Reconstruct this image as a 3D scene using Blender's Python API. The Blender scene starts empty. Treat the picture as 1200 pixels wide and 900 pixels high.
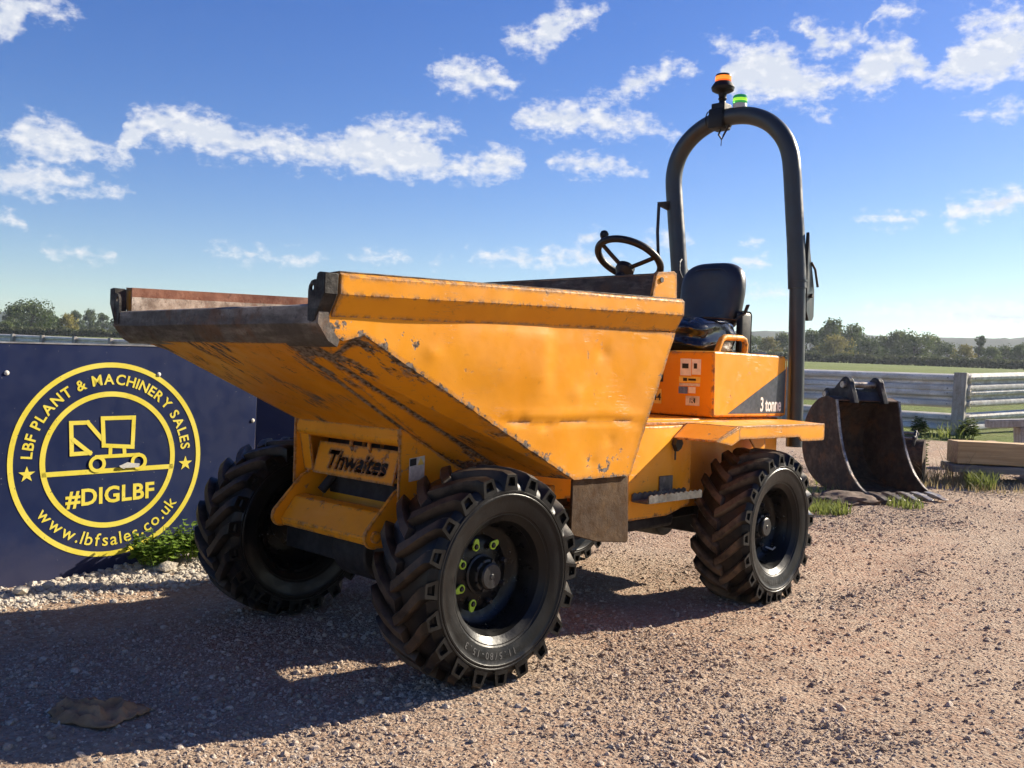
import bpy, bmesh, math, random
import numpy as np
from mathutils import Vector, Matrix, geometry, noise as mnoise

R = math.radians
random.seed(7); RNG = np.random.default_rng(7)
scene = bpy.context.scene
COL = scene.collection

# ------------------------------------------------------------------ camera
cam_d = bpy.data.cameras.new('camera'); cam = bpy.data.objects.new('camera', cam_d); COL.objects.link(cam)
cam_d.sensor_fit = 'HORIZONTAL'; cam_d.sensor_width = 36.0; cam_d.lens = 1141.7 / 1200 * 36
cam_d.clip_start = 0.05; cam_d.clip_end = 5000
_r = Vector((-0.70627441, 0.70685085, 0.03922148)); _u = Vector((0.01899653, -0.03645967, 0.99915455)); _d = Vector((-0.70768325, -0.70642237, -0.01232282))
_m = Matrix(((_r.x, _u.x, -_d.x), (_r.y, _u.y, -_d.y), (_r.z, _u.z, -_d.z))).to_4x4()
_m.translation = (2.62775, 3.46169, 1.20242)
cam.matrix_world = _m
scene.camera = cam

# ------------------------------------------------------------------ sun and sky
SUN_DIR = Vector((-1.0, 0.285, 0.0)).normalized() * math.cos(R(27.5)) + Vector((0, 0, math.sin(R(27.5))))
sun_d = bpy.data.lights.new('sun', 'SUN'); sun = bpy.data.objects.new('sun', sun_d); COL.objects.link(sun)
sun_d.energy = 5.0; sun_d.angle = R(0.5); sun_d.color = (1.0, 0.89, 0.72)
sun.rotation_euler = SUN_DIR.to_track_quat('Z', 'Y').to_euler(); sun.location = (-20, 8, 14)

scene.view_settings.view_transform = 'Standard'
scene.view_settings.look = 'None'
scene.view_settings.exposure = 1.28
scene.view_settings.gamma = 1.0
scene.view_settings.use_curve_mapping = False
cy = scene.cycles
cy.max_bounces = 7; cy.diffuse_bounces = 3; cy.glossy_bounces = 3; cy.transmission_bounces = 4; cy.transparent_max_bounces = 6; cy.volume_bounces = 0; cy.sample_clamp_indirect = 6.0

CLOUDS = [(-108.3,17.5,2.31,0.6),(-107.0,15.8,0.62,0.32),(-109.2,11.1,2.51,1.21),(-112.3,10.6,1.19,0.53),(-108.6,9.0,2.49,0.96),(-111.5,8.9,2.02,0.45),(-107.5,6.9,1.02,0.39),(-116.0,12.6,2.95,1.21),(-118.5,11.9,2.76,0.91),(-121.3,12.1,2.12,1.02),(-124.6,12.0,2.32,1.03),(-127.3,13.1,2.55,0.94),(-128.1,11.7,2.96,0.95),(-131.6,11.6,3.59,0.72),(-129.5,13.8,2.38,0.56),(-134.0,12.6,1.6,0.38),(-131.9,16.7,2.29,1.0),(-134.0,16.1,1.0,0.46),(-130.5,16.8,1.29,0.64),(-135.3,18.7,2.0,0.8),(-137.7,19.9,1.59,0.75),(-139.2,20.3,0.5,0.26),(-137.7,14.8,2.99,0.88),(-140.9,14.3,2.27,0.79),(-136.5,14.2,2.0,0.56),(-142.1,16.7,1.28,0.64),(-143.8,17.3,1.27,0.54),(-139.0,12.1,2.29,0.67),(-141.5,11.8,0.79,0.33),(-148.8,17.3,2.17,1.5),(-150.5,16.3,2.69,1.06),(-147.9,16.6,1.61,1.12),(-153.7,16.4,1.26,0.61),(-152.7,18.4,1.63,0.77),(-155.6,17.4,1.75,1.19),(-154.6,16.2,1.15,0.52),(-155.7,19.7,1.4,0.54),(-159.7,16.4,2.48,0.92),(-161.2,17.9,2.49,0.81),(-160.6,18.9,1.95,0.73),(-161.6,14.4,1.28,0.5),(-160.2,14.3,0.9,0.34),(-152.1,14.7,0.73,0.36),(-156.0,9.2,1.96,0.41),(-160.8,9.6,2.43,0.57),(-162.0,10.0,1.67,0.61),(-159.4,8.6,0.66,0.18),(-111.0,5.4,2.17,0.23),(-121.0,6.0,3.39,0.29),(-126.3,6.4,0.88,0.2),(-128.0,6.4,0.64,0.2),(-130.8,6.3,0.8,0.25),(-133.8,6.7,1.8,0.39),(-136.8,6.7,3.1,0.54),(-139.2,8.0,1.29,0.44),(-139.3,6.7,2.09,0.44),(-148.5,7.8,0.95,0.33),(-148.5,6.8,1.14,0.29),(-149.1,5.0,2.26,0.29),(-158.5,4.2,3.88,0.41),(-161.2,3.5,2.42,0.31),(-160.6,4.4,2.53,0.31),(-143.7,7.8,1.57,0.39),(-143.9,13.7,0.78,0.23),(-146.3,18.9,0.86,0.26),(-150.8,19.6,0.83,0.3),(-140.4,15.8,1.49,0.23),(-146.6,18.4,0.96,0.22)]
# the cloud field is stored as rows: for each azimuth a row's middle height and half thickness (degrees);
# it covers 70 degrees of azimuth and repeats round the rest of the horizon
ROWS = [4.2, 6.4, 8.9, 11.8, 14.4, 16.8, 19.2]
AZ0, AZW, NSMP = -170.0, 72.0, 110
def cloud_rows():
    az = AZ0 + AZW * np.arange(NSMP) / (NSMP - 1); out = []
    for r in ROWS:
        top = np.full(NSMP, -1e3); bot = np.full(NSMP, 1e3)
        for (a, e, ra, re) in CLOUDS:
            if min(ROWS, key=lambda q: abs(q - e)) != r: continue
            k = 1 - ((az - a) / ra) ** 2; m = k > 0
            h = re * np.sqrt(np.where(m, k, 0))
            top = np.where(m, np.maximum(top, e + h), top); bot = np.where(m, np.minimum(bot, e - h * .9), bot)
        ok = top > -500
        c = np.where(ok, (top + bot) / 2, np.nan); t = np.where(ok, np.maximum((top - bot) / 2 * 1.12, .34 if r > 8 else .36), -.6)
        idx = np.where(ok)[0]
        c = np.interp(np.arange(NSMP), idx, c[idx])
        out.append((c, t))
    return out

def nd(nt, t, **kw):
    n = nt.nodes.new(t)
    for k, v in kw.items():
        setattr(n, k, v)
    return n

def world_sky():
    w = bpy.data.worlds.new('World'); scene.world = w; w.use_nodes = True
    nt = w.node_tree; nt.nodes.clear(); L = nt.links.new
    out = nd(nt, 'ShaderNodeOutputWorld'); bg = nd(nt, 'ShaderNodeBackground')
    sky = nd(nt, 'ShaderNodeTexSky', sky_type='NISHITA', sun_disc=False)
    sky.sun_elevation = R(27.5); sky.sun_rotation = math.atan2(SUN_DIR.x, SUN_DIR.y)
    sky.altitude = 0; sky.air_density = 1.0; sky.dust_density = 0.3; sky.ozone_density = 3.0
    tc = nd(nt, 'ShaderNodeTexCoord')
    sep = nd(nt, 'ShaderNodeSeparateXYZ'); L(tc.outputs['Generated'], sep.inputs[0])
    def math_(op, a, b=None, c=None):
        m = nd(nt, 'ShaderNodeMath', operation=op)
        for i, v in enumerate((a, b, c)):
            if v is None: continue
            if isinstance(v, (int, float)): m.inputs[i].default_value = v
            else: L(v, m.inputs[i])
        return m.outputs[0]
    az = math_('MULTIPLY', math_('ARCTAN2', sep.outputs['Y'], sep.outputs['X']), 180 / math.pi)
    el = math_('MULTIPLY', math_('ARCSINE', sep.outputs['Z']), 180 / math.pi)
    P = nd(nt, 'ShaderNodeCombineXYZ'); L(az, P.inputs[0]); L(el, P.inputs[1])
    # wobble the cloud outlines
    def noise(vec, scale, detail, rough, off=(0, 0, 0), sc=(1, 1, 1), col=False):
        mp = nd(nt, 'ShaderNodeMapping'); mp.inputs['Location'].default_value = off; mp.inputs['Scale'].default_value = sc
        L(vec, mp.inputs[0])
        n = nd(nt, 'ShaderNodeTexNoise'); n.inputs['Scale'].default_value = scale; n.inputs['Detail'].default_value = detail; n.inputs['Roughness'].default_value = rough
        L(mp.outputs[0], n.inputs['Vector'])
        return n.outputs['Color' if col else 'Fac']
    wob = noise(P.outputs[0], .55, 5, .6, sc=(.8, 1.2, 1), col=True)
    ws = nd(nt, 'ShaderNodeVectorMath', operation='SUBTRACT'); L(wob, ws.inputs[0]); ws.inputs[1].default_value = (.5, .5, .5)
    wm = nd(nt, 'ShaderNodeVectorMath', operation='MULTIPLY'); L(ws.outputs[0], wm.inputs[0]); wm.inputs[1].default_value = (2.2, 1.1, 0)
    PW = nd(nt, 'ShaderNodeVectorMath', operation='ADD'); L(P.outputs[0], PW.inputs[0]); L(wm.outputs[0], PW.inputs[1])
    spw = nd(nt, 'ShaderNodeSeparateXYZ'); L(PW.outputs[0], spw.inputs[0])
    u = math_('FRACT', math_('DIVIDE', math_('SUBTRACT', spw.outputs[0], AZ0), AZW))
    uv = nd(nt, 'ShaderNodeCombineXYZ'); L(u, uv.inputs[0]); L(u, uv.inputs[1])
    best = None
    for (c, t) in cloud_rows():
        cv = nd(nt, 'ShaderNodeVectorCurve'); mpg = cv.mapping
        mpg.use_clip = False; mpg.extend = 'HORIZONTAL'
        for ch, arr, sc_ in ((0, c, 1 / 24.), (1, t, 1 / 4.)):
            cm = mpg.curves[ch]
            pts = [(i / (NSMP - 1), float(arr[i] * sc_)) for i in range(NSMP)]
            cm.points[0].location = pts[0]; cm.points[1].location = pts[-1]
            for q in pts[1:-1]: cm.points.new(*q)
            for q in cm.points: q.handle_type = 'VECTOR'
        mpg.update(); L(uv.outputs[0], cv.inputs['Vector'])
        sv = nd(nt, 'ShaderNodeSeparateXYZ'); L(cv.outputs[0], sv.inputs[0])
        dd = math_('ABSOLUTE', math_('SUBTRACT', spw.outputs[1], math_('MULTIPLY', sv.outputs[0], 24.)))
        dd = math_('SUBTRACT', math_('MULTIPLY', sv.outputs[1], 4.), dd)
        best = dd if best is None else math_('SMOOTH_MAX', best, dd, .25)
    n1 = noise(P.outputs[0], 1.15, 8, .60, sc=(1.0, 1.6, 1))
    n1b = noise(P.outputs[0], 1.15, 8, .60, off=(.30, -.50, 0), sc=(1.0, 1.6, 1))
    n2 = noise(P.outputs[0], .45, 3, .5, off=(9, 3, 0), sc=(1, 2, 1))
    dens = math_('ADD', math_('MULTIPLY', math_('ADD', best, .10), 1.15), math_('MULTIPLY', math_('SUBTRACT', n1, .5), 3.4))
    mr = nd(nt, 'ShaderNodeMapRange', interpolation_type='SMOOTHSTEP'); L(dens, mr.inputs[0]); mr.inputs[1].default_value = -.15; mr.inputs[2].default_value = 1.35
    alpha = math_('MULTIPLY', mr.outputs[0], .92)
    relief = math_('MULTIPLY', math_('SUBTRACT', n1, n1b), 2.4)
    core = nd(nt, 'ShaderNodeMapRange', interpolation_type='SMOOTHSTEP'); L(dens, core.inputs[0]); core.inputs[1].default_value = .35; core.inputs[2].default_value = 1.35
    lum = math_('ADD', math_('SUBTRACT', 1.0, math_('MULTIPLY', core.outputs[0], math_('MULTIPLY', n2, 1.15))), relief)
    lum = math_('MAXIMUM', math_('MINIMUM', lum, 1.12), .45)
    cc = nd(nt, 'ShaderNodeMix', data_type='RGBA'); L(lum, cc.inputs[0])
    cc.inputs[6].default_value = (4.1, 4.7, 5.7, 1); cc.inputs[7].default_value = (6.9, 6.9, 7.0, 1)
    # the air below the horizon seen from outside the terrain is never in view
    mix = nd(nt, 'ShaderNodeMix', data_type='RGBA'); L(alpha, mix.inputs[0])
    hs = nd(nt, 'ShaderNodeHueSaturation'); hs.inputs['Hue'].default_value = .521; hs.inputs['Saturation'].default_value = 1.33; hs.inputs['Value'].default_value = 1.0
    L(sky.outputs[0], hs.inputs['Color'])
    L(hs.outputs[0], mix.inputs[6]); L(cc.outputs[2], mix.inputs[7])
    L(mix.outputs[2], bg.inputs[0]); bg.inputs[1].default_value = 0.058
    L(bg.outputs[0], out.inputs[0])
world_sky()

# ------------------------------------------------------------------ materials
def new_mat(name):
    m = bpy.data.materials.new(name); m.use_nodes = True
    nt = m.node_tree
    return m, nt, nt.nodes['Principled BSDF']

class NB:
    """small node builder"""
    def __init__(s, nt): s.nt = nt; s.L = nt.links.new; s.tc = nd(nt, 'ShaderNodeTexCoord')
    def noise(s, scale, detail=4, rough=.55, sc=(1, 1, 1), coord='Object', off=(0, 0, 0), out='Fac', vec=None):
        mp = nd(s.nt, 'ShaderNodeMapping'); mp.inputs['Scale'].default_value = sc; mp.inputs['Location'].default_value = off
        s.L(vec if vec is not None else s.tc.outputs[coord], mp.inputs[0])
        n = nd(s.nt, 'ShaderNodeTexNoise'); n.inputs['Scale'].default_value = scale; n.inputs['Detail'].default_value = detail; n.inputs['Roughness'].default_value = rough
        s.L(mp.outputs[0], n.inputs['Vector']); return n.outputs[out]
    def voronoi(s, scale, sc=(1, 1, 1), out='Distance', coord='Object', feature='F1'):
        mp = nd(s.nt, 'ShaderNodeMapping'); mp.inputs['Scale'].default_value = sc; s.L(s.tc.outputs[coord], mp.inputs[0])
        n = nd(s.nt, 'ShaderNodeTexVoronoi', feature=feature); n.inputs['Scale'].default_value = scale
        s.L(mp.outputs[0], n.inputs['Vector']); return n.outputs[out]
    def ramp(s, v, lo, hi, a=0., b=1.):
        m = nd(s.nt, 'ShaderNodeMapRange', interpolation_type='SMOOTHSTEP'); s.L(v, m.inputs[0])
        m.inputs[1].default_value = lo; m.inputs[2].default_value = hi; m.inputs[3].default_value = a; m.inputs[4].default_value = b
        return m.outputs[0]
    def math(s, op, a, b=None):
        m = nd(s.nt, 'ShaderNodeMath', operation=op)
        for i, v in enumerate((a, b)):
            if v is None: continue
            if isinstance(v, (int, float)): m.inputs[i].default_value = v
            else: s.L(v, m.inputs[i])
        return m.outputs[0]
    def mix(s, f, a, b, blend='MIX'):
        m = nd(s.nt, 'ShaderNodeMix', data_type='RGBA', blend_type=blend)
        for i, v in ((0, f), (6, a), (7, b)):
            if isinstance(v, (int, float)): m.inputs[i].default_value = v
            elif isinstance(v, tuple): m.inputs[i].default_value = (*v, 1)
            else: s.L(v, m.inputs[i])
        return m.outputs[2]
    def bump(s, h, strength=.3, dist=.01, normal=None):
        b = nd(s.nt, 'ShaderNodeBump'); b.inputs['Strength'].default_value = strength; b.inputs['Distance'].default_value = dist
        s.L(h, b.inputs['Height'])
        if normal is not None: s.L(normal, b.inputs['Normal'])
        return b.outputs[0]
    def edge(s, radius=.02, samples=4):
        b = nd(s.nt, 'ShaderNodeBevel', samples=samples); b.inputs['Radius'].default_value = radius
        g = nd(s.nt, 'ShaderNodeNewGeometry')
        dp = nd(s.nt, 'ShaderNodeVectorMath', operation='DOT_PRODUCT'); s.L(b.outputs[0], dp.inputs[0]); s.L(g.outputs['Normal'], dp.inputs[1])
        return s.math('SUBTRACT', 1.0, dp.outputs['Value'])

def plain(name, col, rough=.6, metal=0., var=.25, scale=8., bump=.0, bscale=60., spec=.5, coat=0.):
    m, nt, b = new_mat(name); k = NB(nt)
    n = k.noise(scale, 6, .6)
    c = k.mix(k.ramp(n, .3, .7), tuple(x * (1 - var) for x in col), tuple(min(1, x * (1 + var)) for x in col))
    k.L(c, b.inputs['Base Color']); b.inputs['Metallic'].default_value = metal
    k.L(k.ramp(k.noise(scale * 3, 4), .3, .7, max(.03, rough - .1), min(1, rough + .1)), b.inputs['Roughness'])
    b.inputs['Specular IOR Level'].default_value = spec; b.inputs['Coat Weight'].default_value = coat
    if bump: k.L(k.bump(k.noise(bscale, 6, .6), bump, .004), b.inputs['Normal'])
    return m

def paint(name, wear=1.0, streak=False, dents=False, fade=1.0, dirt=.35, er=.022):
    m, nt, b = new_mat(name); k = NB(nt)
    base = k.mix(k.ramp(k.noise(3.5, 5), .3, .72), (.72 * fade, .272 * fade, .007), (.78 * fade, .315 * fade, .011))
    # chalky faded patches and fine vertical / horizontal rub marks
    rub = k.ramp(k.noise(7, 6, .7, sc=(.35, .35, 2.2)), .58, .75)
    base = k.mix(k.math('MULTIPLY', rub, .26), base, (.80, .39, .06))
    # brown grime
    dm = k.ramp(k.noise(2.3, 7, .65, off=(4, 1, 2)), .5, .78)
    base = k.mix(k.math('MULTIPLY', dm, dirt), base, (.21, .085, .022))
    speck = k.ramp(k.noise(34, 4, .6, off=(7, 7, 1)), .66, .70)
    base = k.mix(k.math('MULTIPLY', speck, .4 * dirt + .1), base, (.17, .08, .03))
    # paint knocked off edges
    chipn = k.noise(22, 8, .68)
    e = k.edge(er)
    em = k.ramp(k.math('ADD', chipn, k.math('MULTIPLY', e, .9)), (.605 - .06 * wear), (.63 - .06 * wear))
    en = k.math('MULTIPLY', em, k.ramp(e, .006, .03))
    at = nd(nt, 'ShaderNodeAttribute'); at.attribute_name = 'wear'
    aw = k.ramp(k.math('ADD', chipn, k.math('MULTIPLY', at.outputs['Fac'], .30)), .655, .675)
    en = k.math('MAXIMUM', en, k.math('MULTIPLY', aw, k.ramp(at.outputs['Fac'], .0, .08)))
    # loose chips in clusters over the field
    cl = k.ramp(k.noise(3.2, 3, .5, off=(1.3, 8, 5)), .52, .62)
    ch = k.math('MULTIPLY', k.ramp(chipn, .605, .62), cl)
    # scratches: thin, mostly along the machine
    sn = k.noise(11, 4, .55, sc=(.35, .35, 6), off=(2, 2, 2))
    sline = k.math('MULTIPLY', k.ramp(k.math('ABSOLUTE', k.math('SUBTRACT', sn, .5)), .0, .006, 1, 0), k.ramp(k.noise(4.6, 4, .6, off=(6, 0, 3)), .54, .60))
    chips = k.math('MAXIMUM', k.math('MAXIMUM', en, k.math('MULTIPLY', ch, min(1, .9 * wear))), k.math('MULTIPLY', sline, .8 * min(1, wear)))
    if streak:
        st = k.noise(2.6, 5, .6, off=(3, 1, 0))
        lon = k.noise(7, 9, .75, sc=(.7, 2.2, .7), off=(0, 4, 0))
        s2 = k.math('MULTIPLY', k.ramp(st, .46, .58), k.ramp(lon, .515, .55))
        chips = k.math('MAXIMUM', chips, s2)
    steel = k.mix(k.ramp(k.noise(60, 4), .35, .65), (.04, .027, .019), (.22, .18, .145))
    col = k.mix(chips, base, steel)
    k.L(col, b.inputs['Base Color'])
    k.L(k.mix(chips, k.mix(k.ramp(k.noise(11, 5), .3, .7), (.34,) * 3, (.56,) * 3), (.75,) * 3), b.inputs['Roughness'])
    b.inputs['Specular IOR Level'].default_value = .2
    h = k.math('ADD', k.math('MULTIPLY', chips, -.25), k.math('MULTIPLY', k.noise(90, 3), .05))
    nrm = None
    if dents:
        nrm = k.bump(k.noise(4.5, 3, .45, sc=(1, 1, 1.5), off=(3, 5, 8)), .10, .03)
    k.L(k.bump(h, .5, .004, nrm), b.inputs['Normal'])
    return m

def worn_steel(name, dark, light, rust, light_amt=.5, rust_amt=.4, rough=.55, metal=.35, sc=(1, .25, 1)):
    m, nt, b = new_mat(name); k = NB(nt)
    c = k.mix(k.ramp(k.noise(9, 8, .68, sc=sc), .5 - .2 * light_amt, .85 - .25 * light_amt), dark, light)
    c = k.mix(k.math('MULTIPLY', k.ramp(k.noise(5, 8, .7, off=(3, 2, 1)), .5, .64), rust_amt * 2), c, rust)
    c = k.mix(k.math('MULTIPLY', k.ramp(k.noise(48, 6, .7), .56, .64), .55), c, tuple(x * .5 for x in dark))
    k.L(c, b.inputs['Base Color']); b.inputs['Metallic'].default_value = metal; b.inputs['Specular IOR Level'].default_value = .22
    k.L(k.ramp(k.noise(20, 5), .3, .7, rough - .15, rough + .2), b.inputs['Roughness'])
    k.L(k.bump(k.noise(38, 8, .7), .5, .006), b.inputs['Normal'])
    return m

def rubber(name, dust):
    m, nt, b = new_mat(name); k = NB(nt)
    sp = nd(nt, 'ShaderNodeSeparateXYZ'); k.L(k.tc.outputs['Object'], sp.inputs[0])
    rad = k.math('SQRT', k.math('ADD', k.math('MULTIPLY', sp.outputs[0], sp.outputs[0]), k.math('MULTIPLY', sp.outputs[2], sp.outputs[2])))
    ay = k.math('ABSOLUTE', sp.outputs[1])
    tread = k.math('MULTIPLY', k.ramp(rad, .372, .418), k.ramp(ay, .120, .150, 1., .03))
    n = k.ramp(k.noise(9, 7, .65), .30, .62)
    f = k.math('MULTIPLY', k.math('MULTIPLY', tread, n), dust)
    f2 = k.math('MULTIPLY', k.ramp(k.noise(26, 6, .7), .45, .8), dust * .06)
    c = k.mix(k.math('MAXIMUM', f, f2), (.0065, .0063, .0062), (.155, .105, .066))
    k.L(c, b.inputs['Base Color'])
    k.L(k.mix(k.math('MAXIMUM', f, f2), k.mix(k.ramp(k.noise(14, 5), .35, .7), (.30,) * 3, (.50,) * 3), (.88,) * 3), b.inputs['Roughness'])
    b.inputs['Specular IOR Level'].default_value = .26
    k.L(k.bump(k.noise(70, 5, .6), .25, .003), b.inputs['Normal'])
    return m

def board_mat():
    m, nt, b = new_mat('navy_board'); k = NB(nt)
    b.inputs['Specular IOR Level'].default_value = .2
    c = k.mix(k.ramp(k.noise(1.6, 5), .3, .7), (.010, .019, .068), (.015, .027, .088))
    c = k.mix(k.math('MULTIPLY', k.ramp(k.noise(5, 8, .7, sc=(1, 1, .25)), .55, .8), .2), c, (.05, .055, .085))
    c = k.mix(k.ramp(k.noise(70, 3, .5), .735, .75), c, (.20, .2, .2))
    sp = nd(nt, 'ShaderNodeSeparateXYZ'); k.L(k.tc.outputs['Object'], sp.inputs[0])
    splash = k.math('MULTIPLY', k.ramp(k.math('ADD', sp.outputs[2], k.math('MULTIPLY', k.noise(14, 6, .7), -.35)), -.12, .16, 1, 0), .12)
    c = k.mix(splash, c, (.22, .17, .13))
    k.L(c, b.inputs['Base Color']); k.L(k.ramp(k.noise(12, 5), .3, .7, .42, .62), b.inputs['Roughness'])
    k.L(k.bump(k.noise(1.4, 3), .25, .03), b.inputs['Normal'])
    return m

def yellow_vinyl():
    m, nt, b = new_mat('yellow_vinyl'); k = NB(nt)
    c = k.mix(k.ramp(k.noise(7, 4), .3, .7), (.80, .66, .055), (.88, .75, .11))
    c = k.mix(k.ramp(k.noise(52, 5, .6), .69, .705), c, (.03, .035, .07))
    c = k.mix(k.math('MULTIPLY', k.ramp(k.noise(20, 7, .7), .56, .72), .35), c, (.34, .27, .08))
    k.L(c, b.inputs['Base Color']); b.inputs['Roughness'].default_value = .5
    return m

def ground_mat():
    m, nt, b = new_mat('gravel_ground'); k = NB(nt)
    soil = k.mix(k.ramp(k.noise(.55, 6, .6), .38, .62), (.335, .236, .166), (.350, .212, .142))
    soil = k.mix(k.ramp(k.noise(4.2, 8, .7), .35, .7), soil, (.400, .292, .208))
    soil = k.mix(k.math('MULTIPLY', k.ramp(k.noise(24, 8, .72), .48, .68), .6), soil, (.43, .345, .255))
    soil = k.mix(k.math('MULTIPLY', k.ramp(k.noise(.85, 7, .68, off=(8, 3, 0)), .50, .66), .55), soil, (.225, .132, .085))
    soil = k.mix(k.math('MULTIPLY', k.ramp(k.noise(60, 6, .7, off=(5, 5, 5)), .52, .66), .7), soil, (.155, .100, .068))
    vc = k.voronoi(52, out='Color', feature='F1')
    grey = nd(nt, 'ShaderNodeSeparateColor'); k.L(vc, grey.inputs[0])
    soil = k.mix(k.math('MULTIPLY', k.ramp(grey.outputs[0], .55, .75), .55), soil, (.46, .37, .28))
    k.L(soil, b.inputs['Base Color']); b.inputs['Roughness'].default_value = .92; b.inputs['Specular IOR Level'].default_value = .25
    h = k.math('ADD', k.math('MULTIPLY', k.noise(16, 8, .7), 1.0), k.math('MULTIPLY', k.voronoi(60), -.6))
    h = k.math('ADD', h, k.math('MULTIPLY', k.noise(90, 6, .7), .5))
    k.L(k.bump(h, 1.0, .019), b.inputs['Normal'])
    return m

def stone_mat(name, a, c2, dark):
    m, nt, b = new_mat(name); k = NB(nt)
    oi = nd(nt, 'ShaderNodeObjectInfo')
    c = k.mix(oi.outputs['Random'], a, c2)
    c = k.mix(k.math('MULTIPLY', k.ramp(k.noise(1.6, 5, .6), .4, .7), .5), c, dark)
    k.L(c, b.inputs['Base Color']); b.inputs['Roughness'].default_value = .88; b.inputs['Specular IOR Level'].default_value = .3
    k.L(k.bump(k.noise(5, 4, .6), .4, .1), b.inputs['Normal'])
    return m

def field_mat():
    m, nt, b = new_mat('field_grass'); k = NB(nt)
    c = k.mix(k.ramp(k.noise(.05, 6, .6), .35, .65), (.130, .175, .045), (.165, .200, .065))
    c = k.mix(k.math('MULTIPLY', k.ramp(k.noise(1.2, 8, .7), .4, .7), .7), c, (.20, .205, .09))
    k.L(c, b.inputs['Base Color']); b.inputs['Roughness'].default_value = .95; b.inputs['Specular IOR Level'].default_value = .1
    k.L(k.bump(k.noise(3, 8, .75), 1, .15), b.inputs['Normal'])
    return m

def leaf_mat(name, a, c2, trans=.25):
    m, nt, b = new_mat(name); k = NB(nt)
    c = k.mix(k.ramp(k.noise(.9, 4, .6), .35, .65), a, c2)
    k.L(c, b.inputs['Base Color']); b.inputs['Roughness'].default_value = .7; b.inputs['Specular IOR Level'].default_value = .25
    tr = nd(nt, 'ShaderNodeBsdfTranslucent'); k.L(k.mix(.5, c, tuple(min(1, x * 1.4) for x in c2)), tr.inputs[0])
    ms = nd(nt, 'ShaderNodeMixShader'); ms.inputs[0].default_value = trans
    k.L(b.outputs[0], ms.inputs[1]); k.L(tr.outputs[0], ms.inputs[2]); k.L(ms.outputs[0], nt.nodes['Material Output'].inputs[0])
    return m

def wood_mat(name, a, c2, sc=(.4, 9, 9)):
    m, nt, b = new_mat(name); k = NB(nt)
    c = k.mix(k.ramp(k.noise(3.5, 8, .65, sc=sc), .32, .68), a, c2)
    c = k.mix(k.math('MULTIPLY', k.ramp(k.noise(2, 7, .7), .52, .75), .6), c, tuple(x * .45 for x in a))
    k.L(c, b.inputs['Base Color']); b.inputs['Roughness'].default_value = .85
    k.L(k.bump(k.noise(4, 8, .7, sc=sc), .6, .008), b.inputs['Normal'])
    return m

def emit_lens(name, col, strength, lens=True):
    m, nt, b = new_mat(name)
    b.inputs['Base Color'].default_value = (*col, 1); b.inputs['Roughness'].default_value = .15
    b.inputs['Transmission Weight'].default_value = .55
    b.inputs['Emission Color'].default_value = (*col, 1); b.inputs['Emission Strength'].default_value = strength
    return m

M = {}
M['paint'] = paint('orange_paint', .8, dents=False, dirt=.22)
M['paint_panel'] = paint('orange_paint_dented', .6, dents=True, dirt=.20, er=.03)
M['paint_rail'] = paint('orange_paint_rail', 1.35, dirt=.2, er=.032)
M['paint_floor'] = paint('orange_paint_scraped', 1.1, streak=True, fade=.9, dirt=.45)
M['lip'] = worn_steel('worn_lip_steel', (.085, .072, .060), (.34, .30, .255), (.14, .075, .042), .55, .38, .65, .05)
M['end_steel'] = worn_steel('blackened_steel', (.022, .02, .019), (.10, .09, .08), (.12, .055, .025), .3, .25, .6)
M['liner'] = worn_steel('scoured_steel', (.20, .16, .13), (.55, .50, .43), (.20, .085, .05), .6, .35, .6, .2)
M['liner_dark'] = worn_steel('scoured_dark_steel', (.045, .042, .045), (.15, .145, .14), (.10, .06, .04), .4, .3, .5, .3, sc=(1, .6, 3))
M['rail_rust'] = worn_steel('rusty_rail_steel', (.17, .075, .05), (.30, .16, .11), (.12, .04, .025), .5, .5, .75, .1)
M['skirt'] = worn_steel('muddy_plate', (.060, .032, .014), (.115, .066, .028), (.085, .042, .016), .5, .4, .8, .0, sc=(1, 1, 1))
M['black_metal'] = plain('black_chassis', (.016, .015, .015), .65, 0, .4, 9, .3, 40)
M['rim'] = plain('gloss_black_rim', (.005, .005, .0052), .34, 0, .3, 9, .1, 60, .28, .0)
M['hub'] = plain('satin_black_hub', (.018, .018, .019), .42, .2, .4, 20, .3, 80)
M['rubber_front'] = rubber('tyre_rubber_dressed', .42)
M['rubber_rear'] = rubber('tyre_rubber_dusty', .92)
M['rops'] = plain('dark_grey_roll_bar', (.026, .032, .034), .38, 0, .12, 5, .08, 30, .5)
M['plastic'] = plain('black_plastic', (.006, .006, .007), .5, 0, .2, 10, .15, 80, .3)
M['seat'] = plain('black_vinyl_seat', (.014, .016, .022), .40, 0, .2, 8, .25, 90, .5)
M['wrap'] = plain('shiny_black_wrap', (.010, .010, .011), .15, 0, .2, 8, .5, 14, .7)
M['step'] = worn_steel('grey_step_steel', (.075, .07, .066), (.22, .21, .195), (.11, .07, .045), .45, .3, .55, .4)
M['lime'] = plain('lime_plastic', (.42, .62, .03), .45, 0, .12, 20)
M['navy_stripe'] = plain('navy_vinyl_stripe', (.028, .034, .055), .4, 0, .3, 16)
M['white_vinyl'] = plain('white_vinyl', (.78, .76, .71), .5, 0, .10, 30)
M['white_dirty'] = plain('aged_white_vinyl', (.60, .56, .48), .6, 0, .3, 22)
M['black_ink'] = plain('black_ink', (.012, .012, .013), .6, 0, .2, 30)
M['blue_ink'] = plain('blue_vinyl', (.10, .17, .34), .5, 0, .3, 60)
M['yellow_ink'] = plain('yellow_plate', (.78, .56, .10), .5, 0, .12, 30)
M['board'] = board_mat(); M['vinyl'] = yellow_vinyl()
M['alu'] = plain('bare_aluminium_trim', (.42, .42, .42), .4, .7, .2, 10)
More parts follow.
